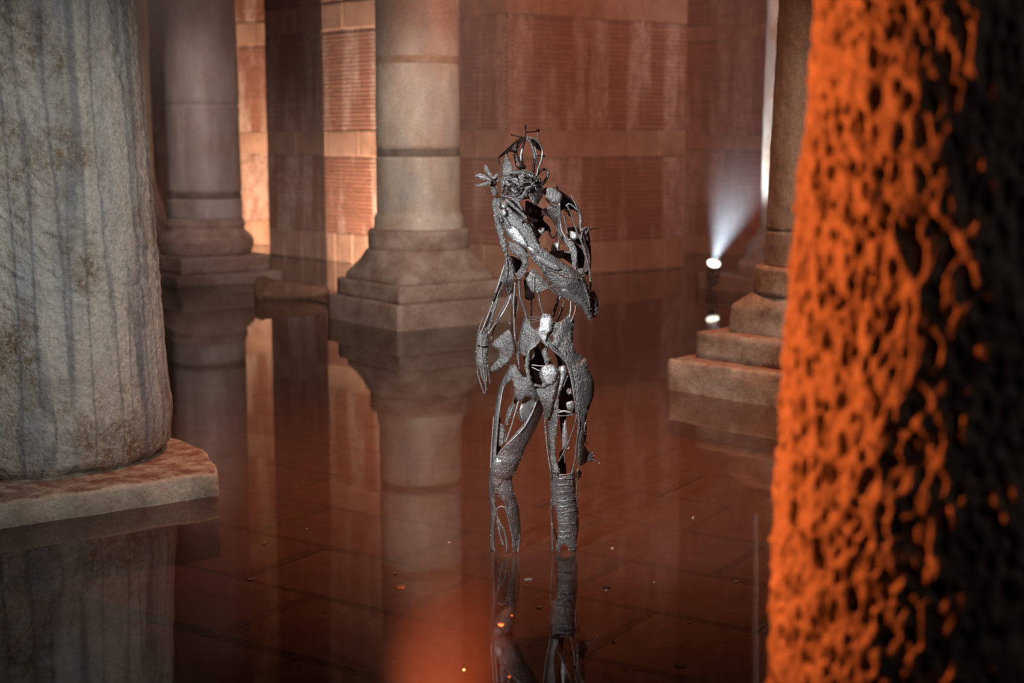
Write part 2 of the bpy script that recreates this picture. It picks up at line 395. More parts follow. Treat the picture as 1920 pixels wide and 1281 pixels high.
# ------------------------------------------------------------------ brick walls
WALL_H = 8.0
brick_cache = {}
def wall(name, label, p0, p1, thick=0.5, bands=((0.0, 0.40), (1.43, 1.78), (3.10, 3.46), (4.9, 5.25)), bricks_to=5.6, seed=0, course=0.055, block_len=0.55):
    a = Vector(p0); b = Vector(p1); d = b - a; ln = d.length
    root_bm = bmesh.new()
    r = bmesh.ops.create_cube(root_bm, size=1)
    for v in root_bm.verts:
        v.co = Vector((ln / 2 + v.co.x * ln, thick / 2 + v.co.y * thick + 0.009, FLOOR_Z + (v.co.z + 0.5) * (WALL_H - FLOOR_Z)))
    o = obj_bm(name, root_bm, 'mortar'); o.location = (a.x, a.y, 0); o.rotation_euler = (0, 0, math.atan2(d.y, d.x))
    tag(o, label, kind='structure')
    rng = np.random.default_rng(seed)
    V, Fc, tones = [], [], []
    z = FLOOR_Z; row = 0; base_f = np.array([(0, 1, 5, 4), (1, 2, 6, 5), (2, 3, 7, 6), (3, 0, 4, 7), (4, 5, 6, 7)])
    def inband(z0, z1): return any(z1 > q0 and z0 < q1 for q0, q1 in bands)
    while z < bricks_to:
        if not inband(z, z + course):
            x = -rng.uniform(0, 0.33)
            while x < ln:
                L_ = rng.uniform(0.30, 0.42)
                x0 = max(0.0, x); x1 = min(ln, x + L_ - 0.006); x += L_
                if x1 - x0 < 0.03: continue
                zz0 = z + 0.007 + rng.uniform(-.0008, .0008); zz1 = z + course - 0.007 + rng.uniform(-.0015, .0015)
                out = rng.uniform(-0.001, 0.002); k = len(V)
                y0 = 0.03; y1 = -out
                e = 0.002
                V += [(x0, y0, zz0), (x1, y0, zz0), (x1, y0, zz1), (x0, y0, zz1), (x0 + e, y1, zz0 + e), (x1 - e, y1, zz0 + e), (x1 - e, y1, zz1 - e), (x0 + e, y1, zz1 - e)]
                Fc.append(base_f + k); tones += [rng.uniform(0, 1)] * 8
        z += course; row += 1
    me = mesh_np('brick_courses', np.array(V), np.concatenate(Fc))
    at_ = me.attributes.new('tone', 'FLOAT', 'POINT'); at_.data.foreach_set('value', np.array(tones, dtype=np.float32))
    bo = link('brick_courses', me, 'brick', o, smooth=False); bo['kind'] = 'stuff'
    # dressed stone bands, block by block
    for (q0, q1) in bands:
        if q0 > 5: continue
        x = 0.0
        while x < ln - 0.02:
            L_ = min(block_len * rng.uniform(0.7, 1.4), ln - x)
            if ln - x - L_ < 0.2: L_ = ln - x
            bmk = bmesh.new(); bmesh.ops.create_cube(bmk, size=1)
            for v in bmk.verts:
                v.co = Vector((x + 0.008 + (v.co.x + 0.5) * (L_ - 0.016), 0.045 + v.co.y * 0.10 + (rng.uniform(-.006, .003) if v.co.y < 0 else 0), q0 + 0.008 + (v.co.z + 0.5) * (q1 - q0 - 0.016) + rng.uniform(-.006, .006)))
            bmesh.ops.bevel(bmk, geom=[e for e in bmk.edges if all(v.co.y < 0 for v in e.verts)], offset=0.012, segments=1, affect='EDGES')
            obj_bm('stone_block', bmk, 'band_stone', o)
            x += L_
    return o
def hx(px, Y): return (at(px, 260, Y).x, Y)
wall('wall_left', 'brick wall with pale stone bands behind the far left column', hx(120, 24.0), hx(512, 22.4), seed=1)
wall('wall_centre', 'long brick wall face with lime streaks behind the middle column', hx(500, 20.6), hx(954, 16.9), seed=2)
wall('wall_right', 'dim red brick wall face behind the steel figure', hx(954, 16.9), hx(1286, 18.55), seed=3)
wall('wall_far', 'distant dim brick wall behind the white spotlight', hx(1230, 21.1), hx(1700, 19.0), seed=4, bands=((0.0, 0.3), (1.50, 1.72), (3.04, 3.26)))
def plain_wall(name, label, p0, p1, thick=0.4):
    a = Vector(p0); b = Vector(p1); d = b - a
    bm = bmesh.new(); bmesh.ops.create_cube(bm, size=1)
    for v in bm.verts: v.co = Vector((d.length / 2 + v.co.x * d.length, v.co.y * thick + thick / 2, FLOOR_Z + (v.co.z + 0.5) * (WALL_H - FLOOR_Z)))
    o = obj_bm(name, bm, 'plaster'); o.location = (a.x, a.y, 0); o.rotation_euler = (0, 0, math.atan2(d.y, d.x))
    return tag(o, label, kind='structure')
plain_wall('wall_return_left', 'short return of the brick wall at its left end', (hx(500, 20.6)[0] + 0.02, 23.0), (hx(500, 20.6)[0] + 0.02, 20.68))
plain_wall('wall_return_right', 'short return of the brick wall at its right end', (hx(1286, 18.55)[0], 18.62), (hx(1286, 18.55)[0], 21.4))
plain_wall('wall_side_left', 'side wall of the cistern outside the picture on the left', (-12, -8), (-12, 25))
plain_wall('wall_side_right', 'side wall of the cistern outside the picture on the right', (12, 25), (12, -8))
plain_wall('wall_rear', 'wall of the cistern behind the viewer', (12, -8), (-12, -8))
plain_wall('wall_end', 'end wall of the cistern far behind the brick faces', (-12, 25), (12, 25))
bm = bmesh.new(); bmesh.ops.create_grid(bm, x_segments=1, y_segments=1, size=1)
for v in bm.verts: v.co.x *= 12.4; v.co.y = 8.5 + v.co.y * 17; v.co.z = WALL_H
tag(obj_bm('ceiling', bm, 'plaster'), 'plain ceiling of the cistern high above', kind='structure')

# ------------------------------------------------------------------ columns
def shaft_disp(seed, big=0.006, fine=0.003, fs=14.0):
    def f(T, Z, R):
        p = np.stack([np.cos(T) * R, np.sin(T) * R, Z], -1)
        return big * fbm(p * np.array([2.5, 2.5, 1.2]), 2, seed) + fine * fbm(p * np.array([fs, fs, fs * .8]), 2, seed + 31)
    return f
def groove_prof(z0, r0, z1, r1, grooves, depth=0.012):
    """a tapering shaft with sunk rings"""
    def r(z): return r0 + (r1 - r0) * (z - z0) / (z1 - z0)
    out = [(z0, r(z0))]
    for a, b in grooves: out += [(a - 0.006, r(a)), (a, r(a) - depth), (b, r(b) - depth), (b + 0.006, r(b))]
    return out + [(z1, r(z1))]

# near left column on a broken slab
nc = Vector((-2.349, 6.96, 0)); nc_top = 0.115
root = empty('stone_column', nc); tag(root, 'thick pecked grey marble column on a broken slab, nearest on the left', 'column', kind='thing')
def near_disp(T, Z, R):
    p = np.stack([np.cos(T) * R, np.sin(T) * R, Z], -1)
    d = 0.006 * fbm(p * np.array([2.2, 2.2, 0.8]), 2, 3)
    # pecked tool marks running slightly aslant
    q = p.copy(); q[:, 2] += 0.35 * T
    pk = fbm(q * np.array([17, 17, 30.]), 2, 8)
    d += 0.0075 * pk * np.clip((Z - 0.5) * 2.0, 0.25, 1.0)
    # eroded lower rim
    rim = np.clip(1 - (Z - nc_top) / 0.07, 0, 1)
    d -= rim ** 2 * (0.03 + 0.05 * np.clip(fbm(p * np.array([6, 6, 6.]), 2, 12), 0, 1))
    d += 0.012 * np.exp(-((Z - 0.33) / 0.10) ** 2)
    return d
lathe('shaft', [(nc_top - 0.01, 0.612), (0.17, 0.628), (0.36, 0.630), (1.2, 0.594), (2.0, 0.553), (2.6, 0.525)], 'near_marble', root, 420, 0.008, near_disp)
lathe('upper_shaft', [(2.6, 0.525), (8.0, 0.47)], 'near_marble', root, 96, 0.1, shaft_disp(5))
n1 = Vector((0.579, -0.816)); n2 = Vector((0.816, 0.579))
pl = [(.893, .549), (.80, .585), (.62, .64), (.44, .69), (-.9, .70), (-.9, -1.0), (.893, -1.0)]
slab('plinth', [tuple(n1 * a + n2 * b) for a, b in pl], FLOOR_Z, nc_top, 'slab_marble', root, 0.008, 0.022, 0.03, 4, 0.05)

# middle column
mc = on(788, 589); fc = on(748, 622); mc = Vector((fc.x + 0.126, fc.y + 0.864, 0))
mpp = mc.y / F / CP
def zc(y, Y): return at(960, y, Y).z
root = empty('stone_column', mc); tag(root, 'pale marble column with moulded base on a square plinth, left of the steel figure', 'column', kind='thing')
PHI = 8.3; R2 = math.radians(45 - PHI)
slab('plinth', square(0.885, PHI), FLOOR_Z, 0.225, 'base_stone', root, 0.006, 0.02, 0.05, 21)
slab('upper_plinth', square(0.79, PHI), 0.222, 0.385, 'base_stone', root, 0.006, 0.03, 0.05, 22)
lathe('base_flare', [(0.38, 0.70, 1.0), (0.43, 0.70, 1.0), (0.47, 0.66, 0.9), (0.56, 0.56, 0.45), (0.66, 0.485, 0.0), (0.67, 0.47, 0.0)], 'base_stone', root, 96, 0.02, shaft_disp(24, 0.004, 0.003), rot=R2)
lathe('torus', [(0.655, 0.44), (0.67, 0.462), (0.70, 0.470), (0.82, 0.470), (0.845, 0.458), (0.855, 0.42)], 'base_stone', root, 96, 0.015, shaft_disp(25, 0.004, 0.003))
lathe('shaft', [(0.84, 0.415), (0.95, 0.412), (0.985, 0.395)] + groove_prof(1.0, 0.387, 3.6, 0.380, [(1.505, 1.585), (2.36, 2.38)], 0.008), 'mid_marble', root, 110, 0.025, shaft_disp(26, 0.004, 0.002))
lathe('groove_ring', [(1.508, 0.3795), (1.512, 0.3815), (1.578, 0.3815), (1.582, 0.3795)], 'groove', root, 110, 0.015, shaft_disp(26, 0.004, 0.002))
lathe('joint_ring', [(2.33, 0.3825), (2.345, 0.3850), (2.395, 0.3848), (2.41, 0.3822)], 'joint_rust', root, 110, 0.015, shaft_disp(26, 0.004, 0.002))
lathe('upper_shaft', [(3.6, 0.380), (8.0, 0.35)], 'mid_marble', root, 64, 0.2, shaft_disp(27))

# far left column
f0 = on(336, 538); lc = Vector((at(383, 330, f0.y + 0.90).x, f0.y + 0.90, 0))
root = empty('stone_column', lc); tag(root, 'grey brown column with ringed base standing behind the thick near column', 'column', kind='thing')
PH = math.degrees(math.atan2(lc.x - f0.x, 0.90)); RR_ = math.radians(45 - PH)
slab('plinth', square(0.95, PH), FLOOR_Z, 0.12, 'base_stone', root, 0.006, 0.02, 0.06, 31)
slab('upper_plinth', square(0.80, PH), 0.118, 0.31, 'base_stone', root, 0.006, 0.02, 0.06, 32)
lathe('torus', [(0.30, 0.50), (0.33, 0.53), (0.38, 0.55), (0.47, 0.56), (0.53, 0.535), (0.565, 0.49), (0.60, 0.455), (0.63, 0.45), (0.645, 0.465), (0.68, 0.465), (0.69, 0.45), (0.72, 0.45), (0.735, 0.44)], 'base_stone', root, 80, 0.012, shaft_disp(33, 0.004, 0.002))
lathe('shaft', groove_prof(0.73, 0.437, 3.8, 0.41, [(0.965, 1.045), (2.05, 2.075)], 0.010), 'far_marble', root, 96, 0.03, shaft_disp(34, 0.005, 0.003))
lathe('groove_ring', [(0.97, 0.425), (0.974, 0.4285), (1.036, 0.4280), (1.04, 0.424)], 'groove', root, 96, 0.015, shaft_disp(34, 0.005, 0.003))
lathe('upper_shaft', [(3.8, 0.41), (8.0, 0.38)], 'far_marble', root, 64, 0.2, shaft_disp(35))

# pale column at the left rim of the far space
pc = at(238, 400, 20.4); pc.z = 0
root = empty('stone_column', pc); tag(root, 'pale far column half hidden behind the thick near column', 'column', kind='thing')
slab('plinth', square(0.80, PH), FLOOR_Z, 0.2, 'base_stone', root, 0.006, 0.02, 0.06, 41)
lathe('torus', [(0.19, 0.56), (0.35, 0.58), (0.55, 0.55), (0.75, 0.50), (1.05, 0.42)], 'base_stone', root, 72, 0.03, shaft_disp(42))
lathe('shaft', [(1.04, 0.42), (1.2, 0.405), (3.2, 0.385), (8.0, 0.35)], 'pale_marble', root, 72, 0.08, shaft_disp(43))

# right column, partly behind the orange one
c0 = on(1250, 730); D_ = 0.95
rc = Vector((c0.x + D_, c0.y - 0.04 * D_, 0))
root = empty('stone_column', rc); tag(root, 'brown column on a stepped stone base beside the orange lit column', 'column', kind='thing')
PH2 = 2; R3 = math.radians(45 - PH2)
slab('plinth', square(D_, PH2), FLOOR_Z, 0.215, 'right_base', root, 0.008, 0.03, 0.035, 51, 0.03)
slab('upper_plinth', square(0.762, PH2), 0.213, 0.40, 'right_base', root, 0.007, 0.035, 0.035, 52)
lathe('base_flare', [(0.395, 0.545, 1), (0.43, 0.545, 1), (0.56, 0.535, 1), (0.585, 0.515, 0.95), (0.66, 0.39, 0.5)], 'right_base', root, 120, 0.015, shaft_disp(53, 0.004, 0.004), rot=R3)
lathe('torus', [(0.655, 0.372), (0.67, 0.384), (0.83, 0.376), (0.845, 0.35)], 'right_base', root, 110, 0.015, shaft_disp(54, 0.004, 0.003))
lathe('shaft', groove_prof(0.84, 0.322, 3.4, 0.235, [(1.07, 1.078)], 0.006), 'right_marble', root, 160, 0.015, shaft_disp(55, 0.005, 0.004))
lathe('upper_shaft', [(3.4, 0.235), (8.0, 0.22)], 'right_marble', root, 64, 0.2, shaft_disp(56))

# column behind the spotlight
k0 = on(1316, 546); kc = Vector((k0.x + 1.06, k0.y + 0.22, 0))
root = empty('stone_column', kc); tag(root, 'hazy column base standing behind the small white spotlight', 'column', kind='thing')
slab('plinth', square(1.08, PHI), FLOOR_Z, 0.17, 'base_stone', root, 0.006, 0.02, 0.06, 61)
lathe('torus', [(0.165, 0.66), (0.30, 0.64), (0.36, 0.56), (0.48, 0.545), (0.56, 0.50), (0.60, 0.44), (0.66, 0.43), (0.70, 0.40)], 'base_stone', root, 72, 0.02, shaft_disp(62))
lathe('shaft', [(0.69, 0.39), (3.0, 0.37), (8.0, 0.34)], 'mid_marble', root, 72, 0.06, shaft_disp(63))

# fallen shaft lying in the water by the far left plinth
e0 = on(484, 560)
root = empty('fallen_shaft', (e0.x, e0.y, 0)); tag(root, 'broken shaft of rusty stone lying in the water beside the far left plinth', 'rubble')
o = lathe('drum', [(0.0, 0.09), (0.01, 0.105), (0.30, 0.10), (0.58, 0.09), (0.74, 0.075), (0.78, 0.04)], 'rust_stone', root, 48, 0.03, shaft_disp(71, 0.02, 0.008))
o.rotation_euler = (math.radians(90), 0, math.radians(78)); o.location = (0, 0.05, 0.085)
o = lathe('collar', [(-0.02, 0.09), (0.0, 0.145), (0.05, 0.15), (0.09, 0.12)], 'rust_stone', root, 48, 0.02, shaft_disp(72, 0.012, 0.006))
o.rotation_euler = (math.radians(90), 0, math.radians(78)); o.location = (0, 0.05, 0.085)

# orange lit column with carved eyes and tears
oc = Vector((0.845, 2.25, 0))
root = empty('carved_column', oc); tag(root, 'column carved all over with eye shaped pits, lit glowing orange, nearest on the right', 'column', kind='thing')
rng = np.random.default_rng(11)
eyes = []
RC = 0.395
rowh, colw = 0.031, 0.028
ncol = int(2 * math.pi * RC / colw)
for r_ in range(-12, 62):
    for c_ in range(ncol):
        if rng.uniform() < 0.24: continue
        zz = 0.5 + r_ * rowh + rng.normal(0, 0.010); tt = ((c_ + 0.5 * (r_ % 2)) * colw + rng.normal(0, 0.008)) / RC
        eyes.append((tt, zz, rng.uniform(0.0048, 0.0085), rng.uniform(1.1, 2.1), rng.uniform(0.4, 1.2)))
eyes = np.array(eyes)
def eye_disp(T, Z, R):
    p = np.stack([np.cos(T) * R, np.sin(T) * R, Z], -1)
    d = 0.008 * fbm(p * np.array([6, 6, 3.]), 2, 90) + 0.0062 * fbm(p * np.array([40, 40, 26.]), 3, 95)
    nz = len(np.unique(Z)); ns = len(T) // nz
    D = d.reshape(nz, ns); Tg = T.reshape(nz, ns)[0]; Zg = Z.reshape(nz, ns)[:, 0]
    for (t, z, s, el, amp) in eyes:
        h = s * el * 3.0
        i0, i1 = np.searchsorted(Zg, (z - h * 1.6, z + h))
        if i1 <= i0: continue
        dt = (Tg - t + math.pi) % (2 * math.pi) - math.pi
        jj = np.nonzero(np.abs(dt * RC) < s * 3)[0]
        if len(jj) == 0: continue
        u = (dt[jj] * RC / s)[None, :]; v = ((Zg[i0:i1] - z) / (s * el))[:, None]
        q = u * u + v * v
        pit = -np.exp(-q * 1.1) * 0.0125 * amp
        rimm = np.exp(-((np.sqrt(q) - 1.7) / 0.5) ** 2) * 0.0012 * amp
        D[i0:i1][:, jj] += 0
        D[np.ix_(np.arange(i0, i1), jj)] += pit + rimm
    return D.ravel()
lathe('shaft', [(0.35, 0.430), (0.75, 0.417), (1.15, 0.407), (1.50, 0.395), (1.60, 0.388), (1.70, 0.375), (1.9, 0.368), (2.3, 0.362)], 'eye_marble', root, 800, 0.0034, eye_disp)
lathe('lower_shaft', [(FLOOR_Z, 0.45), (0.35, 0.430)], 'eye_marble', root, 96, 0.05, shaft_disp(98))
lathe('upper_shaft', [(2.3, 0.362), (8.0, 0.33)], 'eye_marble', root, 96, 0.2, shaft_disp(99))

# ------------------------------------------------------------------ floodlights
def cyl(bm, r0, r1, z0, z1, seg=20):
    m_ = Matrix.Translation((0, 0, (z0 + z1) / 2))
    bmesh.ops.create_cone(bm, cap_ends=True, segments=seg, radius1=r0, radius2=r1, depth=z1 - z0, matrix=m_)
def box(bm, c, s):
    r = bmesh.ops.create_cube(bm, size=1)
    for v in r['verts']: v.co = Vector((v.co.x * s[0] + c[0], v.co.y * s[1] + c[1], v.co.z * s[2] + c[2]))
# small white spotlight
sp = at(1338, 495, k0.y - 0.02)
root = empty('spotlight', (sp.x, sp.y, 0.17)); tag(root, 'small round white spotlight shining upward on the plinth corner', 'lamp')
tilt = Matrix.Rotation(math.radians(32), 4, 'X')
bm = bmesh.new(); cyl(bm, 0.035, 0.078, -0.10, 0.0, 28)
o = obj_bm('housing', bm, 'housing', root, True); hz = sp.z - 0.17; o.location = (0, 0, hz); o.rotation_euler = (math.radians(32), math.radians(6), 0)
bm = bmesh.new(); cyl(bm, 0.072, 0.074, 0.0, 0.012, 28)
g = obj_bm('lens', bm, 'lamp_glass', root); g.location = (0, 0, hz); g.rotation_euler = o.rotation_euler
bm = bmesh.new(); box(bm, (-0.055, 0, hz / 2 - 0.02), (0.012, 0.03, max(0.05, hz))); box(bm, (0.055, 0, hz / 2 - 0.02), (0.012, 0.03, max(0.05, hz))); box(bm, (0, 0, 0.006), (0.13, 0.08, 0.012))
obj_bm('bracket', bm, 'housing', root)
spot('spotlight_beam', (sp.x, sp.y - 0.02, sp.z + 0.03), (sp.x + 0.48, sp.y + 0.04, sp.z + 1.6), 460, (0.80, 0.90, 1.0), 56, 0.9, 0.04)
def barn_flood(name, label, loc, aim, watts, colour, half_left, half_right):
    """floodlight between two added upright flaps that cut its light to a wedge"""
    d = Vector((aim[0] - loc[0], aim[1] - loc[1], 0)); ang = math.atan2(d.y, d.x) - math.pi / 2
    root = empty(name, (loc[0], loc[1], loc[2]), ang); tag(root, label, 'lamp', 'warm floodlights behind the columns')
    bm = bmesh.new(); box(bm, (0, -0.05, 0.06), (0.20, 0.08, 0.14)); bmesh.ops.bevel(bm, geom=bm.edges[:], offset=0.01, segments=2, affect='EDGES')
    obj_bm('housing', bm, 'housing', root)
    bm = bmesh.new(); box(bm, (0, -0.006, 0.06), (0.17, 0.006, 0.11)); obj_bm('lens', bm, 'warm_glass', root)
    for s, h in ((-1, half_left), (1, half_right)):
        bm = bmesh.new(); box(bm, (0, 0.30, 0.30), (0.006, 0.62, 0.9))  # unseen flaps added to cut sharp edges into the light on the wall
        f = obj_bm('added_flap', bm, 'housing', root); f.location = (s * 0.012, 0, -0.0); f.rotation_euler = (0, 0, -s * math.radians(h))
    bm = bmesh.new(); box(bm, (0, -0.05, -loc[2] / 2 + FLOOR_Z / 2), (0.05, 0.05, loc[2] - FLOOR_Z)); obj_bm('stand', bm, 'housing', root)
    l = bpy.data.lights.new(name + '_light', 'SPOT'); l.energy = watts; l.color = colour; l.spot_size = math.radians(150); l.spot_blend = 0.4; l.shadow_soft_size = 0.002
    lo = bpy.data.objects.new(name + '_light', l); col.objects.link(lo); lo.parent = root; lo.location = (0, 0.015, 0.08)
    lo.rotation_euler = (math.radians(90 + 28), 0, 0)
    return root
A1 = at(772, 300, 16.7); A1.z = 0.05
T1a, T1b = hx(613, 19.66), hx(740, 18.7)
def wedge(loc, pa, pb):
    a = math.atan2(pa[1] - loc.y, pa[0] - loc.x); b = math.atan2(pb[1] - loc.y, pb[0] - loc.x)
    mid = (a + b) / 2; return (loc.x + math.cos(mid), loc.y + math.sin(mid)), math.degrees(abs(a - b)) / 2
aim1, h1 = wedge(A1, T1a, T1b)
barn_flood('floodlight', 'warm floodlight hidden behind the middle column', A1, aim1, 1500, (1.0, 0.70, 0.50), h1, h1)
A2 = at(425, 300, 19.6); A2.z = 0.05
aim2, h2 = wedge(A2, hx(380, 22.93), hx(500, 22.45))
barn_flood('floodlight', 'warm floodlight hidden behind the far left column', A2, aim2, 1000, (1.0, 0.66, 0.44), h2, h2)

# mist drifting over the water where the lamps catch it
def mist(name, label, c, h, density, colour, aniso=0.2):
    bm = bmesh.new(); bmesh.ops.create_icosphere(bm, subdivisions=3, radius=1.0)
    for v in bm.verts: v.co = Vector((v.co.x * h[0], v.co.y * h[1], v.co.z * h[2]))
    m_ = mist_mat(name, density, colour, aniso, h)
    o = obj_bm(name, bm, m_); o.location = c; tag(o, label, 'mist', kind='stuff')
    return o
mist('mist', 'faint bluish mist in the beam of the white spotlight', (sp.x + 0.2, sp.y, sp.z + 0.45), (1.0, 0.9, 1.15), 0.24, (0.9, 0.95, 1.0))
hz_ = bpy.data.materials.new('haze'); hz_.use_nodes = True
_N = hz_.node_tree.nodes; _L = hz_.node_tree.links; _N.clear()
_o = _N.new('ShaderNodeOutputMaterial'); _s = _N.new('ShaderNodeVolumeScatter'); _s.inputs['Density'].default_value = 0.024; _s.inputs['Color'].default_value = (1.0, 0.86, 0.80, 1); _s.inputs['Anisotropy'].default_value = 0.0
_L.new(_s.outputs[0], _o.inputs['Volume'])
bm = bmesh.new(); box(bm, (0, 12.6, 1.9), (11.0, 8.0, 3.6))
tag(obj_bm('haze', bm, hz_), 'thin warm haze hanging over the pool between the columns', 'haze', kind='stuff')
#STATUE
# ------------------------------------------------------------------ welded steel figure
SY = STAT_Y
MPP = (at(1001, 640, SY) - at(1000, 640, SY)).x          # metres per pixel at the figure
LIMB = {   # axis points (x, y, half width in px, depth of the axis in m), depth ratio
    'head': ([(975, 300, 40, -0.03), (972, 345, 46, -0.05), (985, 385, 30, -0.05)], 1.0),
    'shoulder': ([(930, 380, 22, -0.02), (945, 470, 24, -0.02), (958, 520, 16, -0.02)], 1.0),
    'chest': ([(1010, 360, 80, 0.0), (1012, 470, 82, 0.0), (1012, 560, 62, 0.0)], 0.62),
    'forearm': ([(945, 405, 34, -0.13), (1000, 465, 32, -0.17), (1065, 530, 30, -0.16), (1108, 585, 22, -0.10)], 0.8),
    'upper_arm': ([(1035, 368, 34, 0.0), (1075, 400, 34, 0.0), (1085, 470, 32, -0.02), (1106, 580, 22, -0.08)], 0.9),
    'hang': ([(948, 490, 18, 0.0), (925, 570, 18, -0.02), (905, 628, 14, -0.03)], 0.9),
    'hand': ([(904, 620, 14, -0.03), (903, 670, 14, -0.04), (906, 740, 12, -0.05)], 0.7),
    'pelvis': ([(1025, 590, 56, 0.0), (1032, 660, 68, 0.0), (1038, 740, 78, 0.0)], 0.72),
    'thigh_a': ([(990, 690, 46, -0.02), (965, 780, 42, -0.05), (944, 880, 30, -0.06)], 0.9),
    'shin_a': ([(942, 870, 28, -0.06), (945, 930, 28, -0.03), (952, 1035, 26, 0.0)], 0.95),
    'thigh_b': ([(1072, 680, 48, 0.0), (1066, 780, 44, -0.03), (1058, 880, 32, -0.04)], 0.9),
    'shin_b': ([(1056, 870, 28, -0.04), (1059, 930, 27, -0.01), (1062, 1035, 24, 0.02)], 0.95),
    'flower': ([(905, 345, 60, -0.02), (940, 345, 60, -0.03)], 0.4),
    'crown': ([(980, 250, 46, 0.0), (978, 320, 46, -0.02)], 0.9),
}
def depth(limb, x, y, back=False):
    pts, k = LIMB[limb]; best = None
    for (x0, y0, r0, d0), (x1, y1, r1, d1) in zip(pts[:-1], pts[1:]):
        ax, ay = x1 - x0, y1 - y0; t = ((x - x0) * ax + (y - y0) * ay) / (ax * ax + ay * ay); t = min(1, max(0, t))
        dd = math.hypot(x - x0 - ax * t, y - y0 - ay * t); r = r0 + (r1 - r0) * t
        if best is None or dd / r < best[0]: best = (dd / r, r, d0 + (d1 - d0) * t)
    q, r, d = best
    h = math.sqrt(max(0.0, 1 - min(q, 1.0) ** 2)) * r * MPP * k
    if q > 1: h -= (q - 1) * r * MPP * 0.5
    return d + h if back else d - h
def inside(poly, x, y):
    c = False; n = len(poly); j = n - 1
    for i in range(n):
        xi, yi = poly[i]; xj, yj = poly[j]
        if (yi > y) != (yj > y) and x < (xj - xi) * (y - yi) / (yj - yi) + xi: c = not c
        j = i
    return c
def smooth_loop(p, closed=True, step=4.0):
    out = []; n = len(p)
    rng_ = range(n if closed else n - 1)
    for i in rng_:
        if closed: a, b, c, d = p[i - 1], p[i], p[(i + 1) % n], p[(i + 2) % n]
        else: a, b, c, d = p[max(0, i - 1)], p[i], p[i + 1], p[min(n - 1, i + 2)]
        a, b, c, d = map(np.array, (a, b, c, d)); a = a.astype(float)
        m = max(1, int(np.linalg.norm((c - b)[:2]) / step))
        for j in range(m):
            t = j / m
            q = 0.5 * ((2 * b) + (c - a) * t + (2 * a - 5 * b + 4 * c - d) * t * t + (3 * b - a - 3 * c + d) * t ** 3)
            out.append(tuple(0.35 * (b + (c - b) * t) + 0.65 * q))
    if not closed: out.append(tuple(float(v) for v in p[-1]))
    return out
def sheet(name, parent, limb, poly, mat='steel', holes=(), off=0.0, back=False, th=0.006, rough=0.0022, curl=1.0, seed=0):
    """a cut steel sheet bent round the limb it belongs to"""
    P = smooth_loop(poly); hs = [smooth_loop(h) for h in holes]
    verts, edges = [], []
    for loop in [P] + hs:
        o0 = len(verts); verts += [Vector(q) for q in loop]
        edges += [(o0 + k, o0 + (k + 1) % len(loop)) for k in range(len(loop))]
    xs = [q[0] for q in P]; ys = [q[1] for q in P]; g = 5.0
    y = min(ys) + g / 2; row = 0
    while y < max(ys):
        x = min(xs) + (g / 2 if row % 2 else 0)
        while x < max(xs):
            if inside(P, x, y) and not any(inside(h, x, y) for h in hs):
                if min((x - q[0]) ** 2 + (y - q[1]) ** 2 for L_ in [P] + hs for q in L_) > 5: verts.append(Vector((x, y)))
            x += g
        y += g * 0.87; row += 1
    r = delaunay_2d_cdt(verts, edges, [], 0, 0.01)
    vo, fo = r[0], r[2]
    fs = []
    for f in fo:
        cx_ = sum(vo[i].x for i in f) / 3; cy_ = sum(vo[i].y for i in f) / 3
        if inside(P, cx_, cy_) and not any(inside(h, cx_, cy_) for h in hs): fs.append(f)
    mid = np.mean([depth(limb, v.x, v.y, back) for v in vo])
    nz = fbm(np.array([(v.x * 0.11, v.y * 0.11, seed * 3.7 + len(P)) for v in vo]), 2, 200)
    V = []
    for v, q in zip(vo, nz):
        d = depth(limb, v.x, v.y, back); d = mid + (d - mid) * curl
        V.append(at(v.x, v.y, SY + d + off + rough * q) - fig_loc)
    me = bpy.data.meshes.new(name); me.from_pydata(V, [], [tuple(f) for f in fs]); me.update()
    o = link(name, me, mat, parent)
    s = o.modifiers.new('thickness', 'SOLIDIFY'); s.thickness = th; s.offset = 0
    if mat in ('steel', 'bead_steel', 'bright_steel') and not back:
        rr = random.Random(seed * 77 + len(P)); top = parent if parent is not fig else o
        acc = 0.0
        for q, q2 in zip(P, P[1:]):
            acc += math.hypot(q2[0] - q[0], q2[1] - q[1])
            if acc > rr.uniform(2.5, 7.5):
                acc = 0.0
                if rr.random() < 0.72: BEADS.setdefault(top.name, (top, []))[1].append((q[0] + rr.uniform(-1, 1), q[1] + rr.uniform(-1, 1), depth(limb, q[0], q[1]) * curl + mid * (1 - curl) + off - th * 0.6, rr.uniform(0.6, 1.5)))
        for _ in range(int(len(fs) * 0.10)):
            f = rr.choice(fs); v = vo[f[0]]
            BEADS.setdefault(top.name, (top, []))[1].append((v.x, v.y, depth(limb, v.x, v.y) * curl + mid * (1 - curl) + off - th * 0.5, rr.uniform(0.4, 0.9)))
    return o
BEADS = {}
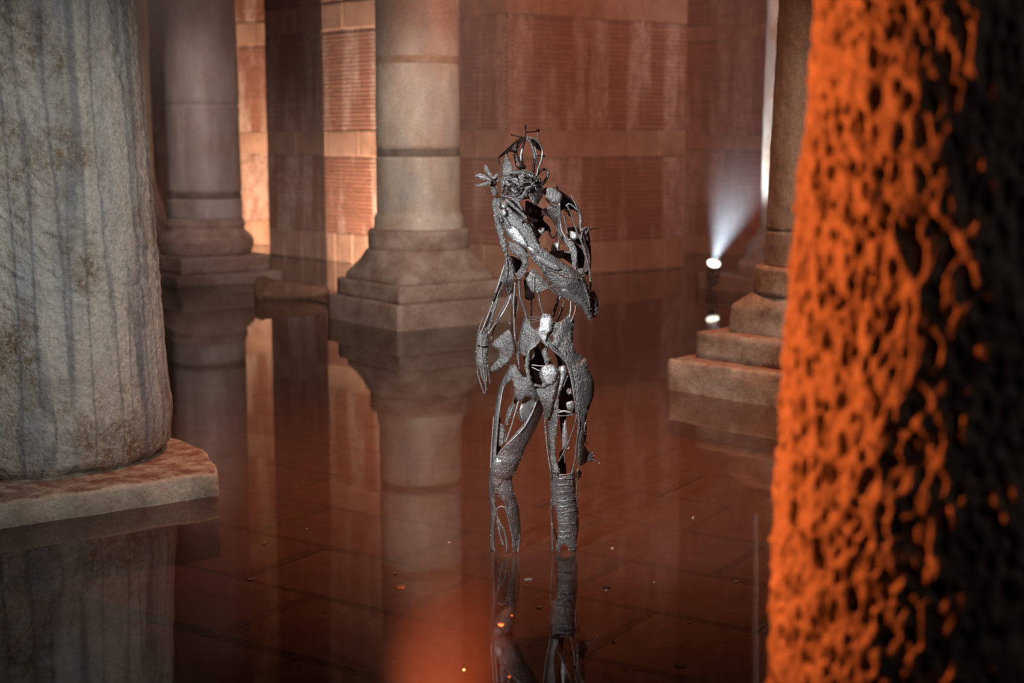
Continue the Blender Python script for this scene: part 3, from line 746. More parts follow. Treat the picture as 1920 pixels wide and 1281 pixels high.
def bar(name, parent, limb, pts, w=1.6, t=None, mat='steel', off=-0.004, taper=1.0, bead=0.0, sides=8, dy=None, back=False):
    """a rod (or flat strip when t is given) along points in the figure's plane; bead gives it weld lumps"""
    if t is None: t = w
    P = smooth_loop(pts, False, 3.0); n = len(P)
    C_ = []
    for k, q in enumerate(P):
        d = depth(limb, q[0], q[1], back) + off if dy is None else (dy[0] + (dy[1] - dy[0]) * k / max(1, n - 1))
        C_.append(at(q[0], q[1], SY + d) - fig_loc)
    # soften jumps in depth along the rod
    for _ in range(3):
        for k in range(1, n - 1): C_[k].y = (C_[k - 1].y + 2 * C_[k].y + C_[k + 1].y) / 4
    V, Fc = [], []
    rr = random.Random(len(P) * 31 + int(pts[0][0] * 7))
    for k in range(n):
        d = (C_[min(n - 1, k + 1)] - C_[max(0, k - 1)]).normalized()
        side = d.cross(Vector((0, 1, 0)))
        side = side.normalized() if side.length > 1e-4 else Vector((1, 0, 0))
        up = side.cross(d).normalized()
        f = 1 + (taper - 1) * k / max(1, n - 1)
        lump = 1 + bead * rr.uniform(-0.6, 1.0)
        for s in range(sides):
            a = 2 * math.pi * s / sides
            V.append(C_[k] + side * math.cos(a) * w * MPP * f * lump + up * math.sin(a) * t * MPP * f * lump)
    for k in range(n - 1):
        for s in range(sides):
            s2 = (s + 1) % sides
            Fc.append((k * sides + s, k * sides + s2, (k + 1) * sides + s2, (k + 1) * sides + s))
    Fc.append(tuple(range(sides))[::-1]); Fc.append(tuple((n - 1) * sides + s for s in range(sides)))
    me = bpy.data.meshes.new(name); me.from_pydata(V, [], Fc); me.update()
    return link(name, me, mat, parent)
def knob(name, parent, x, y, r, dyy, mat='dark_shaded_steel'):
    bm = bmesh.new(); bmesh.ops.create_icosphere(bm, subdivisions=2, radius=r * MPP, matrix=Matrix.Translation(at(x, y, SY + dyy) - fig_loc))
    return obj_bm(name, bm, mat, parent, True)

fig_loc = on(1003, 1031); fig_loc.z = 0.0
fig = empty('steel_figure', fig_loc); tag(fig, 'life size standing figure welded from steel rods and scraps, wading in the water', 'sculpture')

# --- head: a skull plate, its strips, the open crown of bars and the flower at the temple
head = sheet('head', fig, 'head', [(945, 326), (960, 320), (985, 322), (1004, 330), (1012, 342), (1016, 356), (1013, 374), (1006, 384), (998, 378), (990, 366), (978, 372), (966, 373), (952, 366), (941, 358), (940, 340)], 'bead_steel',
    holes=[[(956, 337), (968, 333), (984, 335), (992, 342), (987, 350), (975, 353), (964, 347)], [(944, 346), (953, 350), (960, 361), (950, 365), (944, 358)], [(976, 356), (987, 351), (985, 361), (977, 366)], [(1003, 333), (1011, 335), (1010, 346), (1004, 343)]], seed=1, rough=0.006)
sheet('skull', head, 'head', [(950, 322), (985, 318), (1008, 332), (1012, 355), (1000, 372), (970, 372), (948, 358), (944, 338)], 'dark_shaded_steel', back=True, off=-0.03)
sheet('temple_plate', head, 'head', [(949, 288), (945, 300), (942, 312), (943, 327), (956, 327), (961, 318), (961, 310), (957, 303), (953, 300)], 'bead_steel', off=-0.006, seed=2)
sheet('jaw_plate', head, 'head', [(990, 362), (998, 352), (1008, 348), (1016, 352), (1015, 366), (1011, 379), (1005, 385), (998, 380)], 'bead_steel', off=-0.012, seed=3, rough=0.009)
sheet('nose_plate', head, 'head', [(975, 372), (985, 355), (996, 343), (1005, 340), (1003, 348), (993, 358), (983, 374)], 'bead_steel', off=-0.014, seed=4)
sheet('cheek_plate', head, 'head', [(946, 337), (951, 338), (957, 346), (965, 354), (973, 363), (970, 368), (961, 361), (953, 352), (947, 345)], 'bead_steel', off=-0.010, seed=5, rough=0.007)
for pts, w_ in (([(958, 336), (970, 343), (986, 349)], 1.3), ([(966, 333), (976, 340), (990, 343)], 1.2), ([(962, 346), (974, 341), (982, 335)], 1.1), ([(970, 352), (978, 346), (990, 340)], 1.2), ([(946, 349), (951, 358), (958, 365)], 1.1), ([(944, 329), (960, 324), (980, 324), (1000, 331), (1008, 340)], 2.2), ([(952, 330), (965, 336), (978, 343)], 1.7), ([(960, 327), (972, 331), (984, 336), (990, 344)], 1.6),
               ([(949, 334), (960, 341), (974, 347)], 1.6), ([(976, 346), (981, 338), (987, 333)], 1.3), ([(988, 327), (994, 334), (996, 343)], 1.8), ([(985, 326), (979, 334), (974, 340)], 1.4),
               ([(946, 338), (943, 352), (940, 366)], 1.8), ([(951, 346), (950, 358), (945, 368)], 1.5), ([(1008, 332), (1014, 342), (1017, 356), (1014, 372)], 2.0), ([(990, 330), (1002, 334), (1012, 336)], 1.8),
               ([(940, 366), (955, 370), (968, 374), (976, 376)], 2.4), ([(968, 373), (978, 367), (986, 362)], 2.0)):
    bar('strip', head, 'head', pts, w_, mat='bead_steel', off=-0.013, bead=0.35)
rs_ = random.Random(5)
for k in range(34):
    a_ = rs_.uniform(0, 6.283); q_ = math.sqrt(rs_.random()); x_ = 977 + 30 * q_ * math.cos(a_); y_ = 347 + 24 * q_ * math.sin(a_); g_ = rs_.uniform(-0.6, 1.3); l_ = rs_.uniform(3, 8)
    bar('scrap', head, 'head', [(x_ - l_ * math.cos(g_), y_ - l_ * math.sin(g_)), (x_ + rs_.uniform(-1.5, 1.5), y_ + rs_.uniform(-1.5, 1.5)), (x_ + l_ * math.cos(g_), y_ + l_ * math.sin(g_))], rs_.uniform(0.9, 1.9), mat=rs_.choice(('bead_steel', 'bead_steel', 'dark_shaded_steel', 'steel')), off=-rs_.uniform(0.006, 0.026), bead=0.4, taper=0.7)
bar('ear_loop', head, 'head', [(1006, 331), (1010, 323), (1018, 317.5), (1026, 319), (1028, 327), (1024, 336), (1017, 346)], 2.6, mat='bead_steel', dy=(-0.06, 0.0), bead=0.15)
crown = sheet('crown', fig, 'crown', [(981, 257), (968, 264), (952, 279), (940, 290), (934, 296), (943, 292), (957, 284), (967, 288), (971, 281), (971, 271), (979, 264)], 'dark_shaded_steel', seed=6)
sheet('crown_plate', crown, 'crown', [(963, 288), (971, 292), (979, 303), (986, 316), (974, 318), (967, 311)], 'dark_shaded_steel', seed=7)
sheet('crown_plate', crown, 'crown', [(995, 258), (1007, 263), (1014, 274), (1017, 286), (1011, 281), (1004, 277), (999, 268)], 'dark_shaded_steel', seed=8)
for pts, w_, mt, bd in (([(984, 258), (970, 266), (957, 279), (951, 287), (949, 300)], 1.4, 'dark_shaded_steel', 0.1), ([(936, 294), (935, 302), (938, 309)], 1.0, 'dark_shaded_steel', 0),
               ([(984, 259), (976, 268), (971, 280), (970, 292), (974, 304)], 1.5, 'dark_shaded_steel', 0.1), ([(985, 260), (981, 274), (978, 290), (980, 306), (985, 314)], 1.8, 'dark_shaded_steel', 0.1), ([(980, 278), (977, 290), (977, 302)], 2.2, 'bright_steel', 0.2),
               ([(987, 258), (995, 268), (1001, 285), (1006, 308)], 2.3, 'steel', 0.15), ([(1003, 275), (1005, 288), (1007, 302)], 1.2, 'bright_steel', 0), ([(988, 257), (1001, 260), (1012, 270), (1017, 284), (1015, 300), (1009, 317), (1006, 331)], 1.7, 'bright_steel', 0.15),
               ([(1003, 298), (1001, 310), (1001, 324)], 2.2, 'dark_shaded_steel', 0), ([(985.5, 258), (985.5, 248), (985.5, 239)], 1.1, 'dark_shaded_steel', 0), ([(1007.5, 264), (1008, 256), (1008.5, 246)], 1.2, 'steel', 0),
               ([(978, 319), (990, 321), (1002, 328)], 2.0, 'steel', 0.2)):
    bar('crown_bar', crown, 'crown', pts, w_, mat=mt, bead=bd)
for pts, e in (([(986, 248), (997, 247.5), (1008, 246)], (1008.5, 245, 3.2)), ([(979, 257.5), (968, 255), (959, 252.5)], (958.5, 252.5, 1.6)), ([(1008, 292), (1014, 292), (1019, 293)], (1020, 293, 2.2)), ([(985.5, 244), (985.5, 240), (985.8, 237)], (985.5, 237, 2.2))):
    nl = bar('nail', crown, 'crown', pts, 1.2, mat='dark_shaded_steel'); knob('nail_head', crown, *e, depth('crown', e[0], e[1]) - 0.004)
flower = sheet('flower', fig, 'flower', [(919, 342), (924, 336), (932, 331), (931, 345), (927, 351), (920, 349)], 'dark_shaded_steel')
for k, pt in enumerate(([(908, 308), (915, 314), (921, 325), (923, 335), (916, 331), (910, 321)], [(889.5, 330), (898, 325.5), (908, 327), (918, 334), (923, 340), (912, 338.5), (900, 336)], [(894, 347.5), (905, 343), (920, 340), (921, 346), (908, 348)],
                      [(919, 351), (928, 352), (932, 361), (926, 369), (922, 361)], [(922, 334), (930, 326), (937, 325), (932, 332), (926, 338)])):
    sheet('petal', flower, 'flower', pt, 'steel', off=-0.012 - 0.006 * (k % 3), seed=20 + k, th=0.004)
bar('petal_rib', flower, 'flower', [(922, 340), (908, 333), (892, 330)], 0.8, mat='bright_steel', off=-0.024)
bar('petal_rib', flower, 'flower', [(921, 345), (908, 347), (895, 348)], 0.9, mat='bright_steel', off=-0.024)
bar('stem', flower, 'flower', [(930, 340), (938, 337), (946, 335)], 1.8, mat='steel')
bar('stem', flower, 'flower', [(930, 350), (934, 358), (932, 368)], 1.4, mat='steel')

# --- the shoulder and side the head leans on
side = sheet('shoulder', fig, 'shoulder', [(922, 382), (927, 371), (937, 367), (946, 372), (950, 386), (946, 402), (944, 418), (940, 428), (932, 414), (925, 400)], 'steel', seed=30)
sheet('side_strip', side, 'shoulder', [(926, 402), (934, 408), (942, 425), (947, 445), (952, 470), (960, 492), (967, 516), (962, 518), (953, 500), (944, 474), (936, 448), (929, 424)], 'bead_steel', off=-0.008, seed=31)
sheet('side_plate', side, 'shoulder', [(946, 490), (954, 488), (961, 510), (961, 535), (956, 553), (948, 548), (946, 520)], 'steel', off=-0.006, seed=32)
bar('weld_bead', side, 'shoulder', [(950, 484), (951, 510), (949, 530), (952, 552)], 2.0, mat='bead_steel', off=-0.014, bead=0.5)
bar('weld_bead', side, 'shoulder', [(957, 490), (962, 515), (960, 538), (955, 550)], 1.4, mat='bead_steel', off=-0.012, bead=0.6)

# --- chest: mostly open; hollow back shell, box and braces
chest = sheet('chest', fig, 'chest', [(986, 376), (1003, 384), (1016, 391), (1021, 400), (1018, 412), (1030, 424), (1033, 436), (1024, 433), (1014, 442), (1006, 448), (996, 432), (986, 404)], 'dark_shaded_steel', back=True, off=-0.03, seed=40)
sheet('back_plate', chest, 'chest', [(955, 480), (964, 482), (976, 488), (981, 500), (980, 515), (970, 522), (960, 508)], 'dark_shaded_steel', back=True, off=-0.06, seed=41)
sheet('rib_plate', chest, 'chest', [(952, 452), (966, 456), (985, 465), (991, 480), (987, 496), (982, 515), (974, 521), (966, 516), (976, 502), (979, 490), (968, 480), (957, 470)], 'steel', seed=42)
sheet('box_plate', chest, 'chest', [(984, 512), (1000, 510), (1016, 522), (1027, 534), (1029, 541), (1012, 545), (1004, 551), (996, 545), (988, 530)], 'bright_steel', off=0.02, seed=43)
sheet('box_side', chest, 'chest', [(982, 524), (989, 528), (998, 545), (1003, 557), (995, 563), (985, 560), (984, 545)], 'dark_shaded_steel', off=0.05, seed=44)
sheet('triangle_plate', chest, 'chest', [(1009, 430), (1021, 427), (1021, 434), (1012, 441)], 'bright_steel', off=0.03, seed=45)
bar('spine_bar', chest, 'chest', [(996.5, 556), (996.5, 578), (996, 600)], 1.6, mat='dark_shaded_steel', back=True, off=-0.02)
for pts, w_, mt in (([(994, 504), (1010, 520), (1026, 537), (1046, 553), (1066, 559)], 2.4, 'steel'), ([(1001, 503), (1014, 520), (1028, 536)], 1.6, 'steel'), ([(998, 515), (998, 532), (998, 549)], 1.0, 'bright_steel'),
               ([(999, 516), (1014, 528), (1027, 540)], 1.0, 'bright_steel'), ([(1026, 520), (1026, 530), (1025, 540)], 1.0, 'steel'), ([(1008, 550), (1014, 546), (1024, 541), (1036, 536)], 1.2, 'steel'), ([(1010, 549), (1012, 566), (1019, 592)], 1.5, 'bright_steel'),
               ([(984, 478), (989, 495), (986, 508), (978, 520), (970, 523)], 2.0, 'bead_steel'), ([(1028, 430), (1032, 441), (1036, 446), (1042, 443), (1045, 434)], 1.3, 'dark_shaded_steel'), ([(1012, 442), (1008, 450), (1012, 458)], 1.4, 'dark_shaded_steel'),
               ([(988, 404), (997, 420), (1007, 442)], 2.0, 'bead_steel'), ([(1052, 552), (1050, 558), (1049, 563)], 1.8, 'bright_steel'), ([(1058, 562), (1056, 570), (1054, 576)], 1.0, 'steel'),
               ([(1020, 468), (1024, 465), (1028, 469), (1023, 474)], 0.9, 'steel')):
    bar('brace', chest, 'chest', pts, w_, mat=mt, bead=0.12)
bar('back_strap', chest, 'chest', [(1048, 558), (1042, 576), (1036, 594)], 2.6, 1.0, 'dark_shaded_steel', back=True, off=-0.03)
bar('back_strap', chest, 'chest', [(1054, 576), (1049, 590), (1043, 606)], 2.6, 1.0, 'dark_shaded_steel', back=True, off=-0.03)
knob('hub', chest, 1008, 548, 4.2, depth('chest', 1008, 548) - 0.004, 'bead_steel')

# --- folded arm: forearm sheet across the chest, fingers on the shoulder, fin at the elbow
arm = sheet('folded_arm', fig, 'forearm', [(943, 402), (958, 396), (975, 405), (992, 422), (1002, 439), (1008, 455), (1022, 469), (1042, 483), (1064, 498), (1084, 511), (1094, 520), (1100, 532), (1090, 524), (1070, 521), (1050, 513), (1030, 506), (1013, 493), (1000, 478), (988, 465), (968, 452), (952, 442), (944, 424)], 'steel', seed=50)
sheet('forearm_patch', arm, 'forearm', [(951, 431), (956, 424), (967, 425), (977, 437), (986, 452), (990, 462), (982, 462), (968, 455), (955, 445)], 'bright_steel', off=-0.010, seed=51)
sheet('forearm_patch', arm, 'forearm', [(987, 463), (998, 464), (1010, 476), (1028, 488), (1044, 496), (1052, 505), (1042, 506), (1026, 500), (1010, 489), (997, 476)], 'bright_steel', off=-0.009, seed=52)
sheet('elbow_plate', arm, 'forearm', [(1012, 502), (1022, 504), (1040, 512), (1056, 520), (1076, 525), (1092, 522), (1100, 530), (1105, 558), (1110, 594), (1103, 598), (1097, 588), (1093, 576), (1080, 568), (1064, 561), (1050, 552), (1040, 541), (1027, 525)], 'steel', off=-0.004, seed=53)
sheet('elbow_patch', arm, 'forearm', [(1052, 545), (1062, 543), (1074, 553), (1090, 562), (1101, 574), (1105, 590), (1098, 588), (1093, 576), (1078, 567), (1062, 560)], 'bright_steel', off=-0.012, seed=54)
sheet('elbow_fin', arm, 'forearm', [(1106, 546), (1112, 544), (1119, 558), (1121.5, 575), (1119, 590), (1111, 597), (1107, 578)], 'steel', off=0.015, seed=55)
for pts, w_, mt, bd in (([(1028, 506), (1046, 511), (1064, 519), (1084, 524)], 1.6, 'bead_steel', 0.5), ([(1000, 480), (1014, 496), (1026, 506)], 1.8, 'bead_steel', 0.3), ([(992, 476), (1005, 492), (1018, 505), (1022, 512)], 2.0, 'steel', 0.2), ([(1090, 522), (1098, 545), (1105, 566), (1107, 604)], 1.2, 'bright_steel', 0),
               ([(1096, 532), (1101, 548), (1105, 562)], 1.2, 'steel', 0), ([(1040, 540), (1052, 553), (1066, 561), (1080, 569), (1092, 578), (1098, 592)], 1.4, 'bead_steel', 0.5), ([(952, 442), (970, 454), (988, 466)], 1.6, 'bead_steel', 0.5), ([(972, 560 - 100), (983, 470), (990, 482)], 1.6, 'bead_steel', 0.4),
               ([(1080, 524), (1092, 519), (1098, 514)], 1.0, 'bright_steel', 0)):
    bar('weld_bead', arm, 'forearm', pts, w_, mat=mt, bead=bd, off=-0.008)
hand2 = sheet('hand', fig, 'forearm', [(938, 384), (950, 376), (966, 378), (980, 390), (985, 404), (972, 408), (958, 402), (944, 400)], 'dark_shaded_steel', off=0.012, seed=56)
for pts, w_ in (([(940, 378), (953, 392), (966, 404), (980, 416)], 3.4), ([(948, 374), (962, 386), (976, 398), (988, 410)], 3.2), ([(934, 390), (943, 404), (950, 416), (958, 428)], 3.2), ([(960, 372), (970, 380), (980, 394)], 3.0), ([(930, 384), (936, 400), (942, 416)], 2.2)):
    bar('finger', hand2, 'forearm', pts, w_, w_ * 0.8, 'bead_steel', off=-0.012, taper=0.8, bead=0.18)
sheet('knuckle_plate', hand2, 'forearm', [(941, 380), (948, 377), (953, 384), (946, 391), (940, 388)], 'bright_steel', off=-0.018, seed=57)
sheet('knuckle_plate', hand2, 'forearm', [(940, 394), (947, 392), (950, 402), (944, 406)], 'bright_steel', off=-0.018, seed=58)

# --- the bent arm's upper half: cap, cage of rods, dark inner strip
ua = sheet('upper_arm', fig, 'upper_arm', [(1061, 428), (1083, 427), (1089, 440), (1098, 424), (1104, 440), (1107.5, 470), (1107.5, 500), (1101, 515), (1090, 517), (1081, 510), (1076, 478), (1068, 450)], 'dark_shaded_steel', back=True, off=-0.05, seed=60)
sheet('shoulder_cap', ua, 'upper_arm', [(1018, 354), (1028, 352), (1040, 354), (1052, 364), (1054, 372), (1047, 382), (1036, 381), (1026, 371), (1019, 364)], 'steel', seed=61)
sheet('shoulder_back', ua, 'upper_arm', [(1036, 352), (1050, 358), (1068, 371), (1082, 386), (1088, 400), (1076, 394), (1062, 392), (1050, 394), (1046, 376)], 'dark_shaded_steel', back=True, off=-0.04, seed=62)
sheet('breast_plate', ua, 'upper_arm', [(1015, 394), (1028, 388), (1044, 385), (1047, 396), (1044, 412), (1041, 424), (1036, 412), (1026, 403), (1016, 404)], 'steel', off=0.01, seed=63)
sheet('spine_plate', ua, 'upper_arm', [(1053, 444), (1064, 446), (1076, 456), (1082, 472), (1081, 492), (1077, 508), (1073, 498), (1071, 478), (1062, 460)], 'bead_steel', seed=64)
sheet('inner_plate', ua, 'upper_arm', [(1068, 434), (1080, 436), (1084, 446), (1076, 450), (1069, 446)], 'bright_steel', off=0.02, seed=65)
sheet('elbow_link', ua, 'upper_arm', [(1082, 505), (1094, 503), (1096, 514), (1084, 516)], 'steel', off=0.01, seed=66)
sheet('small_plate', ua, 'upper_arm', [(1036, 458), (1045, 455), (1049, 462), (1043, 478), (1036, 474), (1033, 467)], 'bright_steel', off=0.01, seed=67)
sheet('dark_plate', ua, 'upper_arm', [(1030, 472), (1044, 470), (1060, 470), (1072, 478), (1078, 500), (1068, 492), (1056, 484), (1040, 484)], 'dark_shaded_steel', back=True, off=-0.06, seed=68)
for pts, w_, mt, bd in (([(1049, 381), (1050, 405), (1053, 432), (1062, 448)], 1.7, 'bright_steel', 0.15), ([(1043, 404), (1043, 422), (1047, 440), (1052, 450)], 1.5, 'steel', 0.1), ([(1047, 384), (1047, 410), (1050, 436), (1056, 446)], 2.6, 'steel', 0.15), ([(1055, 398), (1060, 418), (1064, 440)], 1.7, 'steel', 0.15),
               ([(1064, 386), (1074, 412), (1085, 443), (1090, 449)], 1.4, 'steel', 0), ([(1070, 366), (1078, 380), (1084, 396), (1089, 412)], 1.3, 'steel', 0), ([(1085, 393), (1089, 410), (1088, 424), (1092, 434)], 3.0, 'bead_steel', 0.2), ([(1061, 387), (1066, 382), (1074, 386), (1082, 394)], 1.4, 'bright_steel', 0),
               ([(1058, 392), (1066, 398), (1069, 406)], 2.4, 'dark_shaded_steel', 0), ([(1090, 447), (1092, 434), (1098, 426), (1104, 428), (1101, 435), (1097, 439)], 1.5, 'steel', 0), ([(1106, 431), (1114, 429), (1122, 429)], 0.9, 'dark_shaded_steel', 0),
               ([(1088, 446), (1096, 470), (1104, 500), (1107, 524), (1107, 548)], 1.9, 'bead_steel', 0.25), ([(1086, 440), (1092, 456), (1098, 474)], 1.2, 'steel', 0), ([(1046, 470), (1056, 472), (1068, 474)], 2.0, 'steel', 0.2), ([(1048, 455), (1046, 466), (1043, 478)], 1.2, 'bright_steel', 0), ([(1047, 449), (1047, 458)], 1.0, 'bright_steel', 0),
               ([(1066, 496), (1070, 506), (1077, 512)], 1.4, 'steel', 0), ([(1079, 496), (1079, 506), (1080, 514)], 2.0, 'bead_steel', 0.3), ([(1023, 372), (1030, 380), (1036, 386)], 1.6, 'dark_shaded_steel', 0), ([(1028, 378), (1036, 384), (1042, 388)], 1.2, 'steel', 0)):
    bar('rod', ua, 'upper_arm', pts, w_, mat=mt, bead=bd)
bar('nail', ua, 'upper_arm', [(1045, 349), (1045, 360)], 2.0, mat='dark_shaded_steel', off=0.02)

# --- hanging arm: bundle of rods, hand with fingers
ha = sheet('hanging_arm', fig, 'hang', [(938, 516), (944, 512), (944, 530), (936, 555), (928, 575), (922, 590), (920, 575), (928, 548)], 'steel', off=0.0, seed=70)
for pts, w_, mt in (([(950, 484), (940, 516), (928, 556), (913, 598), (901, 626)], 1.5, 'bright_steel'), ([(953, 498), (938, 540), (922, 588), (909, 622)], 1.4, 'steel'), ([(948, 522), (933, 556), (922, 598), (911, 622)], 1.3, 'steel'), ([(958, 548), (946, 572), (932, 598), (926, 620)], 1.3, 'steel'),
               ([(963, 536), (954, 566), (940, 592), (922, 616), (915, 626)], 2.0, 'bright_steel'), ([(970, 524), (960, 556), (944, 586), (928, 612), (919, 642)], 1.3, 'steel'), ([(934, 560), (924, 590), (916, 620)], 2.2, 'steel'), ([(940, 528), (930, 552), (925, 566)], 2.4, 'dark_shaded_steel'), ([(921, 586), (914, 604), (911, 614)], 2.0, 'dark_shaded_steel'),
               ([(906, 596), (900, 612), (896, 630)], 1.3, 'steel')):
    bar('rod', ha, 'hang', pts, w_, mat=mt, bead=0.1, taper=0.95)
hd = sheet('hanging_hand', fig, 'hand', [(896, 626), (905, 618), (914, 626), (916, 645), (914, 662), (912, 690), (907, 702), (899, 692), (893, 680), (893, 652)], 'bead_steel', seed=71)
for pts, w_ in (([(895, 676), (896, 700), (902, 722), (908, 739)], 2.2), ([(900, 684), (904, 706), (911, 722), (913, 732)], 2.0), ([(906, 686), (908, 704), (911, 724), (910, 738)], 2.2), ([(910, 684), (912, 700), (912, 716)], 2.0), ([(914, 684), (917, 704), (919, 720)], 2.0)):
    bar('finger', hd, 'hand', pts, w_, mat='steel', off=-0.004, taper=0.75, bead=0.08)
bar('wrist_band', hd, 'hand', [(896, 648), (905, 651), (915, 650)], 1.6, mat='dark_shaded_steel', off=-0.006)
bar('tendon', hd, 'hand', [(903, 620), (902, 650), (905, 684)], 1.3, mat='bright_steel', off=-0.006, bead=0.2)

# --- pelvis
pv = sheet('pelvis', fig, 'pelvis', [(984, 596), (992, 600), (996, 612), (1004, 619), (1012, 612), (1014, 596), (1020, 589), (1030, 590), (1037, 604), (1050, 604), (1058, 598), (1069, 590), (1076, 604), (1073, 625), (1074, 645), (1079, 660), (1090, 667), (1099, 673), (1098, 688), (1086, 684), (1075, 691), (1066, 682), (1058, 670), (1048, 656), (1040, 648), (1030, 651), (1020, 640), (1012, 640), (1002, 650), (994, 656), (990, 667), (982, 667), (974, 660), (973, 640), (977, 618)], 'steel',
   holes=[[(1031, 631), (1036, 629), (1038, 640), (1033, 643)]], seed=80, rough=0.004)
sheet('spine_plate', pv, 'pelvis', [(1015, 592), (1025, 588), (1034, 592), (1037, 604), (1033, 619), (1026, 628), (1024, 640), (1030, 650), (1022, 648), (1013, 636), (1008, 628), (1012, 610)], 'bright_steel', off=-0.012, seed=81, rough=0.006)
sheet('back_shell', pv, 'pelvis', [(985, 640), (1030, 640), (1060, 680), (1062, 720), (1035, 735), (1000, 730), (985, 700)], 'dark_shaded_steel', back=True, off=-0.04, seed=82, holes=[[(1027, 648), (1034, 654), (1044, 672), (1046, 690), (1036, 682), (1028, 672)]])
sheet('inner_plate', pv, 'pelvis', [(1009, 640), (1022, 644), (1026, 658), (1029, 676), (1024, 686), (1016, 662), (1010, 654)], 'steel', off=0.05, seed=83)
sheet('inner_plate', pv, 'pelvis', [(992, 656), (1000, 654), (1002, 668), (996, 676), (991, 668)], 'bright_steel', off=0.03, seed=84)
sheet('belly_plate', pv, 'pelvis', [(1014, 691), (1024, 683), (1038, 684), (1048, 697), (1046, 715), (1040, 742), (1034, 765), (1029, 784), (1021, 784), (1018, 762), (1008, 742), (1002, 730), (1012, 728), (1018, 718), (1012, 706)], 'steel', off=0.0, seed=85)
sheet('belly_patch', pv, 'pelvis', [(1015, 692), (1026, 685), (1038, 687), (1045, 698), (1040, 716), (1028, 722), (1018, 714)], 'bright_steel', off=-0.007, seed=86)
sheet('hip_plate', pv, 'thigh_b', [(1072, 690), (1084, 686), (1098, 675), (1101, 690), (1109, 705), (1113.5, 725), (1111, 745), (1104, 765), (1099, 782), (1098, 810), (1094, 835), (1088, 846), (1086, 815), (1085, 782), (1080, 750), (1075, 720)], 'steel', seed=87)
sheet('hip_fin', pv, 'pelvis', [(922, 646), (934, 633), (945, 624), (954, 618), (961, 636), (963, 658), (957, 674), (948, 684), (936, 692), (924, 697), (917, 695), (917, 690), (929, 681), (937, 669), (935, 656), (925, 652)], 'steel', off=-0.09, seed=88)
sheet('groin_strip', pv, 'thigh_a', [(986, 668), (993, 668), (992, 690), (996, 712), (1004, 732), (1008, 745), (999, 748), (990, 742), (976, 752), (968, 748), (964, 722), (958, 708), (952, 702), (956, 686), (966, 684), (975, 700), (988, 708), (984, 690)], 'steel', off=-0.012, seed=89)
for pts, w_, mt, bd in (([(1027, 642), (1036, 656), (1052, 669), (1064, 684), (1070, 706), (1076, 738), (1079, 758)], 1.7, 'bright_steel', 0.1), ([(1031, 644), (1042, 656), (1056, 668), (1068, 686), (1073, 706), (1078, 735)], 1.6, 'steel', 0.1), ([(1065, 704), (1060, 716), (1056, 726)], 1.1, 'steel', 0),
               ([(1006, 648), (1000, 651), (992, 658), (989, 676), (991, 698)], 2.2, 'bright_steel', 0.15), ([(1012, 634), (1010, 642), (1004, 648)], 1.2, 'bright_steel', 0), ([(995, 684), (1008, 686), (1022, 687)], 1.2, 'bright_steel', 0), ([(996, 688), (1006, 693), (1014, 696)], 1.2, 'bright_steel', 0),
               ([(991, 594), (1002, 595), (1014, 595)], 0.9, 'steel', 0), ([(992, 598.5), (1003, 599), (1014, 598)], 0.9, 'steel', 0), ([(993, 606), (1004, 604), (1014, 600)], 0.9, 'steel', 0), ([(1026, 684), (1029, 676), (1032, 671)], 0.9, 'steel', 0),
               ([(1072, 690), (1082, 684), (1098, 674)], 1.6, 'bead_steel', 0.5), ([(998, 722), (1010, 724), (1020, 726), (1024, 721)], 2.6, 'bead_steel', 0.4), ([(918, 693), (934, 684), (946, 672), (952, 660)], 1.6, 'bright_steel', 0.1), ([(918, 690), (932, 678), (940, 664)], 1.5, 'steel', 0.1), ([(925, 696), (940, 690), (954, 677)], 1.4, 'steel', 0.1),
               ([(945, 626), (952, 632), (958, 640)], 1.0, 'dark_shaded_steel', 0), ([(950, 594), (954, 602), (958, 610)], 1.2, 'steel', 0), ([(1070, 563), (1070, 578), (1068, 596)], 1.5, 'bright_steel', 0), ([(1076, 563), (1079, 580), (1074, 596), (1070, 604)], 1.5, 'bright_steel', 0)):
    bar('rod', pv, 'pelvis' if pts[0][0] > 965 else 'thigh_a', pts, w_, mat=mt, bead=bd, off=-0.006)
for pts, w_, mt in (([(966, 530), (963, 566), (964, 604), (966, 640), (971, 676)], 1.6, 'bright_steel'), ([(959, 556), (963, 580), (964, 620), (968, 660), (974, 690)], 1.3, 'steel'), ([(973, 524), (975, 556), (984, 582), (989, 600)], 2.2, 'steel'), ([(972, 640), (972, 660), (974, 690), (982, 706)], 1.4, 'steel'), ([(968, 556), (967, 574), (965, 594)], 2.2, 'dark_shaded_steel'), ([(972, 560), (971, 576), (968, 590)], 1.0, 'steel')):
    bar('long_rod', pv, 'pelvis', pts, w_, mat=mt, dy=(-0.06, -0.06), bead=0.08)

